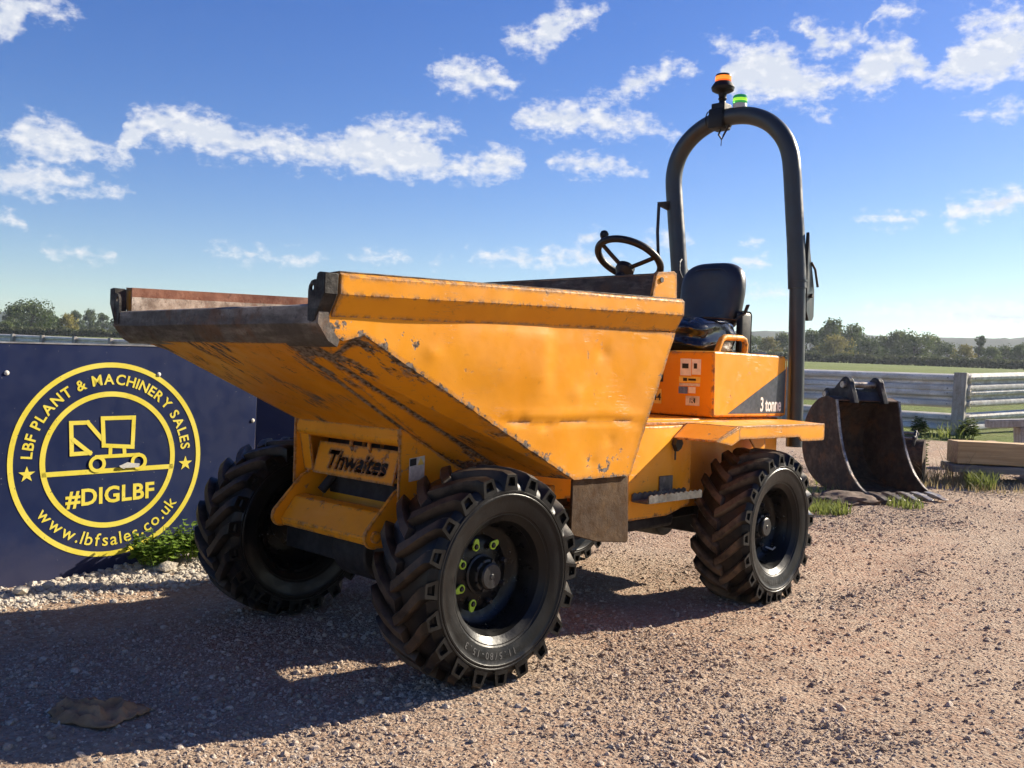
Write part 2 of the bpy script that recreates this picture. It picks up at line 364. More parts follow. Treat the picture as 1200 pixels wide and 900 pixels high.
M['galv'] = worn_steel('galvanised_steel', (.54, .51, .45), (.84, .80, .72), (.44, .37, .29), .6, .22, .55, .0, sc=(1, .15, 1))
M['post'] = worn_steel('weathered_post', (.30, .28, .25), (.46, .44, .40), (.25, .21, .17), .5, .3, .75, .05, sc=(3, 3, .3))
M['bucket'] = worn_steel('rusty_bucket_steel', (.052, .033, .023), (.125, .080, .053), (.145, .070, .036), .5, .5, .7, .15, sc=(1, 1, 1))
M['bucket_black'] = worn_steel('black_bucket_hitch', (.016, .018, .024), (.05, .05, .055), (.07, .035, .022), .4, .25, .5, .2, sc=(1, 1, 1))
M['bright_edge'] = worn_steel('polished_edge_steel', (.16, .13, .11), (.45, .42, .38), (.16, .09, .06), .6, .3, .4, .6)
M['ground'] = ground_mat(); M['field'] = field_mat()
M['stone'] = stone_mat('gravel_stone', (.25, .175, .126), (.64, .53, .42), (.215, .138, .094))
M['stone_pale'] = stone_mat('pale_stone', (.44, .39, .32), (.58, .53, .46), (.30, .25, .20))
M['timber'] = wood_mat('sawn_timber', (.40, .26, .12), (.56, .39, .20))
M['timber_grey'] = wood_mat('weathered_timber', (.15, .13, .11), (.26, .23, .20))
M['concrete'] = plain('pale_concrete', (.38, .36, .33), .9, 0, .25, 12, .5, 40)
M['bark'] = plain('bark', (.075, .058, .042), .9, 0, .35, 4, .6, 12)
M['leaf_dark'] = leaf_mat('leaf_dark_oak', (.045, .070, .024), (.080, .112, .034))
M['leaf_mid'] = leaf_mat('leaf_mid_green', (.075, .108, .030), (.125, .160, .046))
M['leaf_yellow'] = leaf_mat('leaf_autumn_yellow', (.175, .165, .036), (.250, .215, .055))
M['leaf_hedge'] = leaf_mat('leaf_hedge', (.050, .064, .026), (.085, .098, .036))
M['leaf_weed'] = leaf_mat('leaf_nettle', (.14, .23, .035), (.24, .34, .065), .45)
M['grass'] = leaf_mat('grass_blade', (.13, .17, .035), (.22, .25, .07), .35)
M['straw'] = leaf_mat('dry_grass_blade', (.24, .19, .09), (.33, .27, .14), .3)
M['sack'] = plain('brown_sacking', (.29, .165, .08), .9, 0, .35, 12, .5, 40)
M['soil'] = plain('dark_soil', (.12, .078, .055), .95, 0, .4, 14, .9, 30)
M['hill'] = leaf_mat('far_woodland', (.030, .045, .022), (.050, .068, .032), .1)
M['amber'] = emit_lens('amber_lens', (1.0, .16, .01), .18)
M['amber_band'] = emit_lens('amber_band', (1.0, .25, .02), .55)
M['green_lens'] = emit_lens('green_lens', (.01, .28, .11), .08)
M['green_highlight'] = emit_lens('green_highlight', (.40, .75, .03), .35)  # lime highlight of the green beacon, put in as a glowing colour
M['grey_plastic'] = plain('pale_grey_plastic', (.50, .50, .47), .5, 0, .1, 20)

# ------------------------------------------------------------------ helpers
def mkobj(name, bm_or_me, mat, parent=None, smooth=30, bevel=0., bseg=2, label=None, mats=None):
    if isinstance(bm_or_me, bmesh.types.BMesh):
        me = bpy.data.meshes.new(name)
        bmesh.ops.recalc_face_normals(bm_or_me, faces=bm_or_me.faces[:])
        bm_or_me.to_mesh(me); bm_or_me.free()
    else:
        me = bm_or_me
    if smooth is not None and len(me.polygons):
        me.polygons.foreach_set('use_smooth', [True] * len(me.polygons)); me.set_sharp_from_angle(angle=R(smooth))
    if mats:
        for x in mats: me.materials.append(M[x])
    elif mat and not me.materials:
        me.materials.append(M[mat])
    o = bpy.data.objects.new(name, me); COL.objects.link(o)
    if parent is not None: o.parent = parent
    if bevel:
        b = o.modifiers.new('edge', 'BEVEL'); b.width = bevel; b.segments = bseg; b.limit_method = 'ANGLE'; b.angle_limit = R(35)
        b.harden_normals = False
    if label: o['label'] = label
    return o

def tag(o, label, cat, group=None, kind=None):
    o['label'] = label; o['category'] = cat
    if group: o['group'] = group
    if kind: o['kind'] = kind
    return o

def empty(name, loc=(0, 0, 0), rz=0.):
    o = bpy.data.objects.new(name, None); COL.objects.link(o); o.location = loc; o.rotation_euler = (0, 0, rz); o.empty_display_size = .1
    return o

def add_box(bm, lo, hi, rot=None):
    vs = [bm.verts.new((x, y, z)) for x in (lo[0], hi[0]) for y in (lo[1], hi[1]) for z in (lo[2], hi[2])]
    for f in ((0, 1, 3, 2), (4, 6, 7, 5), (0, 4, 5, 1), (2, 3, 7, 6), (0, 2, 6, 4), (1, 5, 7, 3)):
        bm.faces.new([vs[i] for i in f])
    return vs

def box(lo, hi):
    bm = bmesh.new(); add_box(bm, lo, hi); return bm

def add_prism(bm, pts, fn, a, b):
    """pts 2-D polygon; fn(p, t) -> 3-D for t = a and b"""
    A = [bm.verts.new(fn(p, a)) for p in pts]; B = [bm.verts.new(fn(p, b)) for p in pts]
    n = len(pts)
    bm.faces.new(A); bm.faces.new(B[::-1])
    for i in range(n): bm.faces.new((A[i], B[i], B[(i + 1) % n], A[(i + 1) % n]))

def prism(pts, fn, a, b):
    bm = bmesh.new(); add_prism(bm, pts, fn, a, b); return bm
XZ = lambda p, t: (p[0], t, p[1])
YZ = lambda p, t: (t, p[0], p[1])
XY = lambda p, t: (p[0], p[1], t)

def add_loft(bm, rings, closed=True, caps=True):
    V = [[bm.verts.new(p) for p in r] for r in rings]; n = len(V[0])
    for i in range(len(V) - 1):
        for j in range(n if closed else n - 1):
            bm.faces.new((V[i][j], V[i][(j + 1) % n], V[i + 1][(j + 1) % n], V[i + 1][j]))
    if caps and closed: bm.faces.new(V[0]); bm.faces.new(V[-1][::-1])
    return V

def add_tube(bm, path, rad, seg=16, closed=False, ry=None):
    path = [Vector(p) for p in path]; n = len(path); rings = []
    up = None
    for i, p in enumerate(path):
        a = path[(i - 1) % n] if (closed or i > 0) else p; b = path[(i + 1) % n] if (closed or i < n - 1) else p
        t = (b - a).normalized()
        if up is None:
            up = Vector((0, 0, 1)) if abs(t.z) < .9 else Vector((1, 0, 0))
        s = t.cross(up).normalized(); up = s.cross(t).normalized()
        r = rad[i] if isinstance(rad, (list, tuple)) else rad
        r2 = r if ry is None else ry
        rings.append([p + s * (r * math.cos(k)) + up * (r2 * math.sin(k)) for k in [2 * math.pi * j / seg for j in range(seg)]])
    if closed:
        V = [[bm.verts.new(q) for q in r] for r in rings]
        for i in range(n):
            for j in range(seg):
                bm.faces.new((V[i][j], V[i][(j + 1) % seg], V[(i + 1) % n][(j + 1) % seg], V[(i + 1) % n][j]))
    else:
        add_loft(bm, rings)

def tube(path, rad, seg=16, closed=False, ry=None):
    bm = bmesh.new(); add_tube(bm, path, rad, seg, closed, ry); return bm

def add_lathe(bm, prof, seg=48, axis='Y', cen=(0, 0, 0), caps=False):
    rings = []
    for k in range(seg):
        t = 2 * math.pi * k / seg; c, s = math.cos(t), math.sin(t)
        if axis == 'Y': rings.append([(cen[0] + r * c, cen[1] + a, cen[2] + r * s) for a, r in prof])
        else: rings.append([(cen[0] + r * c, cen[1] + r * s, cen[2] + a) for a, r in prof])
    V = [[bm.verts.new(p) for p in r] for r in rings]; n = len(prof)
    for k in range(seg):
        for j in range(n - 1):
            bm.faces.new((V[k][j], V[k][j + 1], V[(k + 1) % seg][j + 1], V[(k + 1) % seg][j]))
    if caps:
        bm.faces.new([V[k][0] for k in range(seg)]); bm.faces.new([V[k][-1] for k in range(seg)][::-1])

def lathe(prof, seg=48, axis='Y', cen=(0, 0, 0), caps=False):
    bm = bmesh.new(); add_lathe(bm, prof, seg, axis, cen, caps); return bm

def add_slab(bm, pts, thick, direction):
    """3-D polygon extruded by thick along direction"""
    d = Vector(direction).normalized() * thick
    A = [bm.verts.new(p) for p in pts]; B = [bm.verts.new(Vector(p) + d) for p in pts]; n = len(pts)
    bm.faces.new(A); bm.faces.new(B[::-1])
    for i in range(n): bm.faces.new((A[i], B[i], B[(i + 1) % n], A[(i + 1) % n]))

def slab(pts, thick, direction):
    bm = bmesh.new(); add_slab(bm, pts, thick, direction); return bm

def text_mesh(s, size, bold=.0, spacing=1.0, extrude=0., align='CENTER'):
    c = bpy.data.curves.new('t', 'FONT'); c.body = s; c.size = size; c.offset = bold; c.space_character = spacing; c.align_x = align; c.extrude = extrude; c.resolution_u = 3
    o = bpy.data.objects.new('t', c); COL.objects.link(o)
    dg = bpy.context.evaluated_depsgraph_get(); dg.update()
    me = bpy.data.meshes.new_from_object(o.evaluated_get(dg))
    bpy.data.objects.remove(o); bpy.data.curves.remove(c)
    me.materials.clear()
    return me

def add_mesh(bm, me, fn):
    vs = [bm.verts.new(fn(v.co)) for v in me.vertices]
    for p in me.polygons:
        try: bm.faces.new([vs[i] for i in p.vertices])
        except ValueError: pass

def smooth01(a, b, x):
    t = np.clip((x - a) / (b - a), 0, 1); return t * t * (3 - 2 * t)

# ------------------------------------------------------------------ terrain
def softp(x, w): return w * np.logaddexp(0, x / w)
def G(x, y):
    """ground height: flat round the machine, rising gently to the fields, low verge along the hoarding"""
    x = np.asarray(x, float); y = np.asarray(y, float)
    z = .042 * softp(-(x + 3.0), .8) - .0195 * softp(-(x + 18.0), 4.0) + .0165 * softp(-(y + 5), 1.5)
    verge = np.exp(-((y + 1.72) / .20) ** 2) * (.022 + .045 * smooth01(.9, -.4, x)) * smooth01(3.0, 1.6, x)
    behind = smooth01(-1.45, -1.9, y) * .05 * smooth01(.9, -.4, x)
    return z + verge + behind * smooth01(-6, -2, x)
def gz(x, y): return float(G(x, y))

def axis_coords(lo, hi, step, far_lo, far_hi, grow=1.22):
    c = list(np.arange(lo, hi + 1e-6, step)); s = step
    while c[-1] < far_hi: s *= grow; c.append(c[-1] + s)
    s = step
    while c[0] > far_lo: s *= grow; c.insert(0, c[0] - s)
    return np.array(c)
def vnoise(x, y, cell, seed):
    g = np.random.default_rng(seed).random((256, 256)); u = x / cell; v = y / cell
    i = np.floor(u).astype(int); j = np.floor(v).astype(int); fu = u - i; fv = v - j
    fu = fu * fu * (3 - 2 * fu); fv = fv * fv * (3 - 2 * fv)
    w = lambda a, b: g[a % 256, b % 256]
    return (w(i, j) * (1 - fu) + w(i + 1, j) * fu) * (1 - fv) + (w(i, j + 1) * (1 - fu) + w(i + 1, j + 1) * fu) * fv
RUTS = [((-2.6, .74), (-1, -.03)), ((-2.6, -.64), (-1, -.03)), ((-1.5, 1.75), (-.97, -.22)), ((-1.5, 2.95), (-.97, -.20)), ((.9, 1.55), (-.90, .44))]
def ruts(x, y):
    """compacted wheel tracks through the yard, 0..1"""
    o = np.zeros_like(x)
    for (px, py), (dx, dy) in RUTS:
        L_ = math.hypot(dx, dy); dx, dy = dx / L_, dy / L_
        t = (x - px) * dx + (y - py) * dy; c = (x - px) * -dy + (y - py) * dx + (vnoise(x, y, 1.4, 41) - .5) * .25
        o = np.maximum(o, np.exp(-(c / .14) ** 2) * smooth01(-.3, .6, t))
    return o * (.45 + .55 * vnoise(x, y, .6, 42))
def rough_z(x, y):
    near = smooth01(14, 6, np.hypot(x - 0, y - 0))
    n = (vnoise(x, y, .9, 1) - .5) * .022 + (vnoise(x, y, .33, 2) - .5) * .018 + (vnoise(x, y, .11, 3) - .5) * .012 + (vnoise(x, y, .05, 4) - .5) * .006
    return n * near * (1 - .45 * ruts(x, y)) - .006 * near - .016 * ruts(x, y) * near
def build_terrain():
    xs = axis_coords(-7.0, 3.2, .045, -900, 300); ys = axis_coords(-2.6, 3.0, .045, -900, 300)
    X, Y = np.meshgrid(xs, ys, indexing='ij'); Z = G(X, Y) + rough_z(X, Y)
    nx, ny = X.shape
    co = np.stack([X, Y, Z], -1).reshape(-1, 3)
    idx = np.arange(nx * ny).reshape(nx, ny)
    q = np.stack([idx[:-1, :-1], idx[1:, :-1], idx[1:, 1:], idx[:-1, 1:]], -1).reshape(-1, 4)
    cx = co[q].mean(1)
    edge = -13.2 + 1.2 * (vnoise(cx[:, 0], cx[:, 1], 1.2, 9) - .5)
    fld = (cx[:, 0] < edge) | (cx[:, 1] < -30) | (cx[:, 1] > 60) | (cx[:, 0] > 60)
    for name, sel, mat in (('gravel_yard', ~fld, 'ground'), ('field', fld, 'field')):
        f = q[sel]; used, inv = np.unique(f, return_inverse=True)
        me = bpy.data.meshes.new(name); me.from_pydata(co[used].tolist(), [], inv.reshape(-1, 4).tolist())
        o = mkobj(name, me, mat, smooth=180); o['kind'] = 'structure'
        o['label'] = 'reddish brown gravel yard under the machine' if name == 'gravel_yard' else 'green grass field beyond the crash barrier'
build_terrain()

def hill():
    bm = bmesh.new(); rows = []
    for i in range(121):
        t = i / 120; az = R(175 + t * 100); row = []
        prof = 13.5 + 5.5 * math.sin(t * 5.2 + .9) + 2.5 * math.sin(t * 17) + 1.0 * math.sin(t * 41)
        for s, hgt in ((640, 0.), (690, .55), (740, .9), (800, 1.0), (870, .8)):
            x, y = s * math.cos(az), s * math.sin(az)
            base = .0270 * -x + .0165 * -y
            row.append((x, y, base - 6 + hgt * (prof + 6) + (mnoise.noise(Vector((x * .03, y * .03, 2))) * 2.4 if hgt else 0)))
        rows.append(row)
    add_loft(bm, rows, closed=False, caps=False)
    bmesh.ops.subdivide_edges(bm, edges=bm.edges[:], cuts=2, use_grid_fill=True)
    for v in bm.verts: v.co.z += mnoise.noise(v.co * .09) * 1.6 + mnoise.noise(v.co * .25) * .9
    o = mkobj('hill', bm, 'hill', smooth=20); o['kind'] = 'structure'; o['label'] = 'low wooded hill on the far horizon'
hill()

# ------------------------------------------------------------------ gravel (uncountable: instanced stones)
def stone_mesh(seed, flat=.65):
    bm = bmesh.new(); bmesh.ops.create_icosphere(bm, subdivisions=1, radius=1.0)
    rr = random.Random(seed)
    for v in bm.verts:
        v.co *= rr.uniform(.72, 1.15)
    sx, sy = rr.uniform(.75, 1.2), rr.uniform(.7, 1.0)
    for v in bm.verts: v.co.x *= sx; v.co.y *= sy; v.co.z *= flat * rr.uniform(.9, 1.1)
    me = bpy.data.meshes.new('stone_shape'); bm.to_mesh(me); bm.free(); return me

def scatter_stuff(name, pts, scl, mat, label, variants=7, seed=1, flat=.65):
    coll = bpy.data.collections.new(name + '_shapes')
    for i in range(variants):
        me = stone_mesh(seed * 100 + i, flat); me.materials.append(M[mat])
        o = bpy.data.objects.new(name + '_shape', me); coll.objects.link(o)
    me = bpy.data.meshes.new(name); n = len(pts)
    me.vertices.add(n); me.vertices.foreach_set('co', np.asarray(pts, np.float32).ravel())
    a = me.attributes.new('stone_scale', 'FLOAT', 'POINT'); a.data.foreach_set('value', np.asarray(scl, np.float32))
    o = bpy.data.objects.new(name, me); COL.objects.link(o); o['kind'] = 'stuff'; o['label'] = label
    ng = bpy.data.node_groups.new(name + '_scatter', 'GeometryNodeTree')
    ng.interface.new_socket('Geometry', in_out='INPUT', socket_type='NodeSocketGeometry'); ng.interface.new_socket('Geometry', in_out='OUTPUT', socket_type='NodeSocketGeometry')
    gi = ng.nodes.new('NodeGroupInput'); go = ng.nodes.new('NodeGroupOutput'); L = ng.links.new
    m2p = ng.nodes.new('GeometryNodeMeshToPoints'); iop = ng.nodes.new('GeometryNodeInstanceOnPoints'); ci = ng.nodes.new('GeometryNodeCollectionInfo')
    ci.inputs['Collection'].default_value = coll; ci.inputs['Separate Children'].default_value = True; ci.inputs['Reset Children'].default_value = True
    iop.inputs['Pick Instance'].default_value = True
    na = ng.nodes.new('GeometryNodeInputNamedAttribute'); na.data_type = 'FLOAT'; na.inputs['Name'].default_value = 'stone_scale'
    rv = ng.nodes.new('FunctionNodeRandomValue'); rv.data_type = 'FLOAT_VECTOR'
    rv.inputs[0].default_value = (-.5, -.5, 0); rv.inputs[1].default_value = (.5, .5, 6.28)
    ri = ng.nodes.new('FunctionNodeRandomValue'); ri.data_type = 'INT'; ri.inputs[4].default_value = 0; ri.inputs[5].default_value = variants - 1; ri.inputs['Seed'].default_value = seed
    L(gi.outputs[0], m2p.inputs[0]); L(m2p.outputs[0], iop.inputs['Points']); L(ci.outputs[0], iop.inputs['Instance'])
    L(na.outputs[0], iop.inputs['Scale']); L(rv.outputs[0], iop.inputs['Rotation']); L(ri.outputs[2], iop.inputs['Instance Index'])
    L(iop.outputs[0], go.inputs[0])
    md = o.modifiers.new('scatter', 'NODES'); md.node_group = ng
    return o

def gravel_points(n, dens_fn, box_, smin, smax, power, seed):
    rg = np.random.default_rng(seed)
    x = rg.uniform(box_[0], box_[1], n); y = rg.uniform(box_[2], box_[3], n)
    keep = rg.random(n) < dens_fn(x, y); x = x[keep]; y = y[keep]
    u = rg.random(len(x)); s = smin * (1 - u * (1 - (smin / smax) ** power)) ** (-1 / power); s = np.minimum(s, smax)
    z = G(x, y) + rough_z(x, y) + s * .12
    return np.stack([x, y, z], 1), s
def d_yard(x, y):
    r = np.hypot(x - 1.6, y - 2.2)
    patch = .26 + .74 * smooth01(.36, .62, vnoise(x, y, 1.7, 21) * .55 + vnoise(x, y, .5, 22) * .45)
    fall = np.clip(4.2 / np.maximum(r, .1), 0, 1) ** 1.2
    return patch * fall * (1 - .75 * ruts(x, y))
P1, S1 = gravel_points(520000, d_yard, (-9.5, 2.6, -3.2, 3.4), .0034, .021, 2.7, 5)
scatter_stuff('gravel', P1, S1, 'stone', 'loose brown and grey gravel scattered over the yard', 8, 1)
def d_verge(x, y):
    yb = -1.62 + .0 * x
    return np.exp(-((y - yb) / .15) ** 2) * smooth01(2.6, 1.4, x)
P2, S2 = gravel_points(26000, d_verge, (-1.4, 2.4, -1.84, -1.1), .007, .030, 2.0, 6)
scatter_stuff('verge_gravel', P2, S2, 'stone_pale', 'pale stone chippings piled along the foot of the navy board', 6, 2)
def d_front(x, y):
    return np.exp(-((y - .95 - .30 * (1.9 - x)) / .26) ** 2) * smooth01(.7, 1.3, x) * .9
P3, S3 = gravel_points(16000, d_front, (.6, 2.4, .2, 1.7), .005, .020, 2.0, 8)
scatter_stuff('pale_gravel', P3, S3, 'stone_pale', 'pale chippings in the sunlight at the front left of the yard', 6, 3)
_rs = random.Random(12)
for i, (x, y, s, lab) in enumerate(((.17, -1.60, .060, 'largest pale stone, beside the nettles under the navy board'), (.92, -1.60, .050, 'flat pale stone at the foot of the board below the web address'),
                                   (.78, -1.63, .042, 'small grey stone against the board edge, right of the flat pale one'))):
    o = mkobj('stone', stone_mesh(900 + i, .55), 'stone_pale', smooth=45)
    o.location = (x, y, gz(x, y) + s * .32); o.scale = (s, s, s); o.rotation_euler = (0, 0, _rs.uniform(0, 6)); tag(o, lab, 'stone')

# ================================================================== the site dumper
dumper = empty('site_dumper'); tag(dumper, 'orange articulated site dumper with skip up front, four lugged tyres and roll bar', 'dumper')
XP, PHI = -.95, .0513
REAR = Matrix.Translation((XP, 0, 0)) @ Matrix.Rotation(PHI, 4, 'Z') @ Matrix.Translation((-XP, 0, 0))
def part(name, bm, mat, parent=None, rear=False, **kw):
    o = mkobj(name, bm, mat, parent or dumper, **kw)
    if rear and parent is None: o.matrix_basis = REAR
    return o

# ---- hopper
def rail_z(x): return 1.500 + (.79 - x) / 1.91 * .063
def panel_y(z): return .775 - (1.40 - z) * .015
F0, F1 = (.790, .505, 1.272), (-.26, .305, .735)           # inner fold
H0, H1 = (.775, .610, 1.276), (-.46, .385, .748)           # outer fold
E0, E1, EL = (.650, .773, 1.306), (-.465, .764, .759), (.795, .773, 1.288)           # lower edge of the side panel
HM = tuple(a + (b - a) * .11 for a, b in zip(H0, H1))
def mir(p): return (p[0], -p[1], p[2])
bm = bmesh.new()
for a0, a1, b0, b1 in ((F0, F1, mir(F0), mir(F1)), (F0, F1, H0, H1), (mir(F0), mir(F1), mir(H0), mir(H1)), (HM, H1, E0, E1), (mir(HM), mir(H1), mir(E0), mir(E1)), (H0, HM, EL, E0), (mir(H0), mir(HM), mir(EL), mir(E0))):
    add_slab(bm, [a0, a1, b1, b0], .007, (.45, 0, .9))
add_slab(bm, [F1, H1, E1, (-.845, .764, .759), (-.845, -.764, .759), mir(E1), mir(H1), mir(F1)], .007, (0, 0, 1))
hopper = part('hopper', bm, 'paint_floor', smooth=20)
panel_xz = [(.828, 1.342), (.805, 1.40), (-1.13, 1.415), (-1.122, 1.385), (-.845, .759), (-.465, .759), (.650, 1.306), (.690, 1.296), (.735, 1.283), (.770, 1.296)]
def jag(pts, amp, seed, step=.05):
    rr = random.Random(seed); out = []
    for i, p in enumerate(pts):
        q = pts[(i + 1) % len(pts)]; L_ = math.dist(p, q); n = max(1, int(L_ / step))
        for k in range(n):
            t = k / n; a = amp if 0 < k else 0
            out.append((p[0] + (q[0] - p[0]) * t + rr.uniform(-a, a), p[1] + (q[1] - p[1]) * t + rr.uniform(-a, a)))
    return out
def seg_dist(p, a, b):
    ax, ay = b[0] - a[0], b[1] - a[1]; t = max(0, min(1, ((p[0] - a[0]) * ax + (p[1] - a[1]) * ay) / (ax * ax + ay * ay)))
    return math.hypot(p[0] - a[0] - ax * t, p[1] - a[1] - ay * t)
def dent(x, z):
    """millimetre dents and creases knocked into the skip side"""
    g = lambda cx, cz, rx, rz: math.exp(-((x - cx) / rx) ** 2 - ((z - cz) / rz) ** 2)
    d = .007 * g(-.25, 1.22, .30, .16) - .008 * g(-.75, 1.15, .28, .20) + .006 * g(.20, 1.27, .16, .10) - .007 * g(-.55, .90, .18, .10)
    d += .008 * smooth01(-.32, -.22, x) * smooth01(.3, -.1, x) * smooth01(1.05, 1.2, z)       # vertical fold
    cr = 1.005 + .010 * math.sin(x * 7) + .02 * (x + .4)
    d -= .006 * math.exp(-((z - cr) / .012) ** 2) * smooth01(.06, -.05, x) * smooth01(-.98, -.85, x)
    d += .004 * math.exp(-((z - cr - .03) / .022) ** 2) * smooth01(.0, -.12, x) * smooth01(-.95, -.8, x)
    for cx, cz, r_, a_ in ((-.12, 1.02, .03, .006), (-.28, .985, .025, .005), (-.62, 1.30, .04, .006), (-.45, 1.12, .05, -.004), (-.70, .92, .03, .005), (.35, 1.26, .04, -.005), (-.58, .83, .03, .005)): d -= a_ * g(cx, cz, r_, r_ * .7)
    return d + .0022 * mnoise.noise(Vector((x * 4, z * 5, 3)))
def dented_panel(s):
    out = jag(panel_xz, .0022, 4, .03); pts = [Vector(q) for q in out]; n0 = len(pts); edges = [(i, (i + 1) % n0) for i in range(n0)]
    def inside(x, z):
        k_ = False
        for i in range(n0):
            a, b = out[i], out[(i + 1) % n0]
            if (a[1] > z) != (b[1] > z) and x < (b[0] - a[0]) * (z - a[1]) / (b[1] - a[1]) + a[0]: k_ = not k_
        return k_
    for x in np.arange(-1.12, .83, .022):
        for z in np.arange(.77, 1.41, .018):
            if inside(x, z) and min(seg_dist((x, z), panel_xz[i], panel_xz[(i + 1) % len(panel_xz)]) for i in range(len(panel_xz))) > .010: pts.append(Vector((x, z)))
    vo, _, fo, *_ = geometry.delaunay_2d_cdt(pts, edges, [], 1, 1e-6)
    bm = bmesh.new(); wl = bm.verts.layers.float.new('wear')
    PX = panel_xz; F_, B_ = [], []
    for v in vo:
        x, z = v; y = panel_y(z)
        e_front = min(seg_dist((x, z), PX[5], PX[6]), seg_dist((x, z), PX[6], PX[7]), seg_dist((x, z), PX[7], PX[8]), seg_dist((x, z), PX[8], PX[9]), seg_dist((x, z), PX[9], PX[0])); e_back = min(seg_dist((x, z), PX[3], PX[4]), seg_dist((x, z), PX[4], PX[5]))
        w = max(math.exp(-(e_front / .022) ** 2) * .62, math.exp(-(e_back / .014) ** 2) * .5, .72 * float(smooth01(.62, .80, x)) * float(smooth01(1.375, 1.33, z)), .30 * math.exp(-((x - .45) / .12) ** 2 - ((z - 1.30) / .06) ** 2), .38 * math.exp(-((x + .7) / .2) ** 2 - ((z - .80) / .06) ** 2))
        edge_k = min(1, min(e_front, e_back) / .03); dd = dent(x, z) * edge_k * float(smooth01(1.41, 1.34, z))
        f_ = bm.verts.new((x, s * (y + dd), z)); b_ = bm.verts.new((x, s * (y + dd - .007), z)); f_[wl] = w; b_[wl] = w; F_.append(f_); B_.append(b_)
    for f in fo:
        if not inside(*(sum((vo[i] for i in f), Vector((0, 0))) / len(f))): continue
        bm.faces.new([F_[i] for i in f]); bm.faces.new([B_[i] for i in f][::-1])
    for i in range(n0):
        j = (i + 1) % n0
        try: bm.faces.new((F_[i], F_[j], B_[j], B_[i]))
        except (ValueError, IndexError): pass
    bmesh.ops.delete(bm, geom=[v for v in bm.verts if not v.link_faces], context='VERTS')
    return bm
for s in (1, -1):
    part('side_panel', dented_panel(s), 'paint_panel', hopper, smooth=30)
    # scoured inside face
    bm = prism([(.80, 1.345), (.80, 1.40), (-1.10, 1.41), (-.84, .77), (-.45, .77), (.66, 1.325)], lambda p, t: (p[0], s * (panel_y(p[1]) - t), p[1]), .024, .028)
    part('side_liner', bm, 'liner', hopper)
    # folded rail
    prof = [(.822, -.004), (.822, -.066), (.776, -.142), (.752, -.142), (.752, 0.), (.770, .006), (.812, .006)]
    rings = []
    for k in range(25):
        x = .788 + (-1.128 - .788) * k / 24
        wob = [mnoise.noise(Vector((x * 2.3, j * 3.1, 5))) * .0032 for j in range(len(prof))]
        rings.append([(x, s * (py + wob[j]), rail_z(x) + pz + wob[-1 - j]) for j, (py, pz) in enumerate(prof)])
    bm = bmesh.new(); add_loft(bm, rings)
    part('side_rail', bm, 'paint_rail', hopper, bevel=.003, smooth=18)
    # scuffed capping along the top and inner face of the rail
    bm = bmesh.new()
    rings = []
    for k in range(25):
        x = .789 + (-1.12 - .789) * k / 24; z = rail_z(x)
        rings.append([(x, s * yy, z + zz) for yy, zz in ((.8145, .0062), (.8145, .0092), (.748, .0062), (.7485, -.034), (.7505, -.034), (.7505, .003))])
    add_loft(bm, rings); part('rail_capping', bm, 'rail_rust' if s < 0 else 'lip', hopper, smooth=40)
    bm = bmesh.new(); add_loft(bm, [[(x, s * yy, rail_z(x) + zz) for yy, zz in ((.7485, -.0345), (.7515, -.0345), (.7515, -.145), (.7485, -.145))] for x in (.788, -.2, -1.115)])
    part('rail_inner_face', bm, 'liner', hopper)
    # blackened end plate with lifting ear
    blk = [(.827, 1.499), (.795, 1.502), (.782, 1.498), (.777, 1.478), (.772, 1.345), (.778, 1.356), (.826, 1.432)]
    part('rail_end_block', prism([(s * a, b) for a, b in blk], YZ, .800, .853), 'end_steel', hopper, bevel=.003)
    ear = [(.776, 1.478), (.765, 1.478), (.748, 1.474), (.735, 1.460), (.731, 1.442), (.733, 1.345), (.760, 1.340), (.776, 1.348)]
    bm = prism([(s * a, b) for a, b in ear], YZ, .841, .8515)
    pl = part('lifting_ear', bm, 'end_steel', hopper)
    hole = bmesh.new(); add_lathe(hole, [(-.05, .0115), (.05, .0115)], 16, 'Y', caps=True)
    for v in hole.verts: v.co = Vector((.846 + v.co.y, s * .752 + v.co.x, 1.452 + v.co.z))
    hm = bpy.data.meshes.new('cutter'); bmesh.ops.recalc_face_normals(hole, faces=hole.faces[:]); hole.to_mesh(hm); hole.free()
    hob = bpy.data.objects.new('cutter', hm); COL.objects.link(hob)
    b = pl.modifiers.new('hole', 'BOOLEAN'); b.operation = 'DIFFERENCE'; b.object = hob; b.solver = 'EXACT'
    dg = bpy.context.evaluated_depsgraph_get(); dg.update(); nm = bpy.data.meshes.new_from_object(pl.evaluated_get(dg))
    pl.modifiers.clear(); pl.data = nm; bpy.data.objects.remove(hob)
    # rear corner plates rise above the rail
    cp = [(-.93, 1.552), (-.962, 1.672), (-.975, 1.684), (-1.098, 1.700), (-1.118, 1.69), (-1.128, 1.565)]
    bm = prism(jag(cp, .0015, 9, .03), XZ, s * .764, s * .779)
    part('corner_plate', bm, 'paint_rail', hopper, bevel=.003)
    hb = lathe([(0, .0125), (.004, .0125)], 16, 'Y', (-1.0, s * .7805 - (.004 if s < 0 else 0), 1.650), caps=True); part('dark_hole_disc', hb, 'black_ink', hopper)  # flat black disc stands in for the dark of a hole
# front lip: folded channel across the mouth
lipprof = [(.832, 1.400), (.846, 1.394), (.848, 1.336), (.806, 1.281), (.770, 1.262), (.762, 1.285), (.800, 1.330), (.812, 1.397)]
rings = []
for k in range(41):
    y = -.790 + 1.580 * k / 40
    rings.append([(px + mnoise.noise(Vector((y * 3, 1, j))) * .003, y, pz + mnoise.noise(Vector((y * 3.3, 4, j))) * .0035) for j, (px, pz) in enumerate(lipprof)])
bm = bmesh.new(); add_loft(bm, rings); part('front_lip', bm, 'lip', hopper, smooth=35)
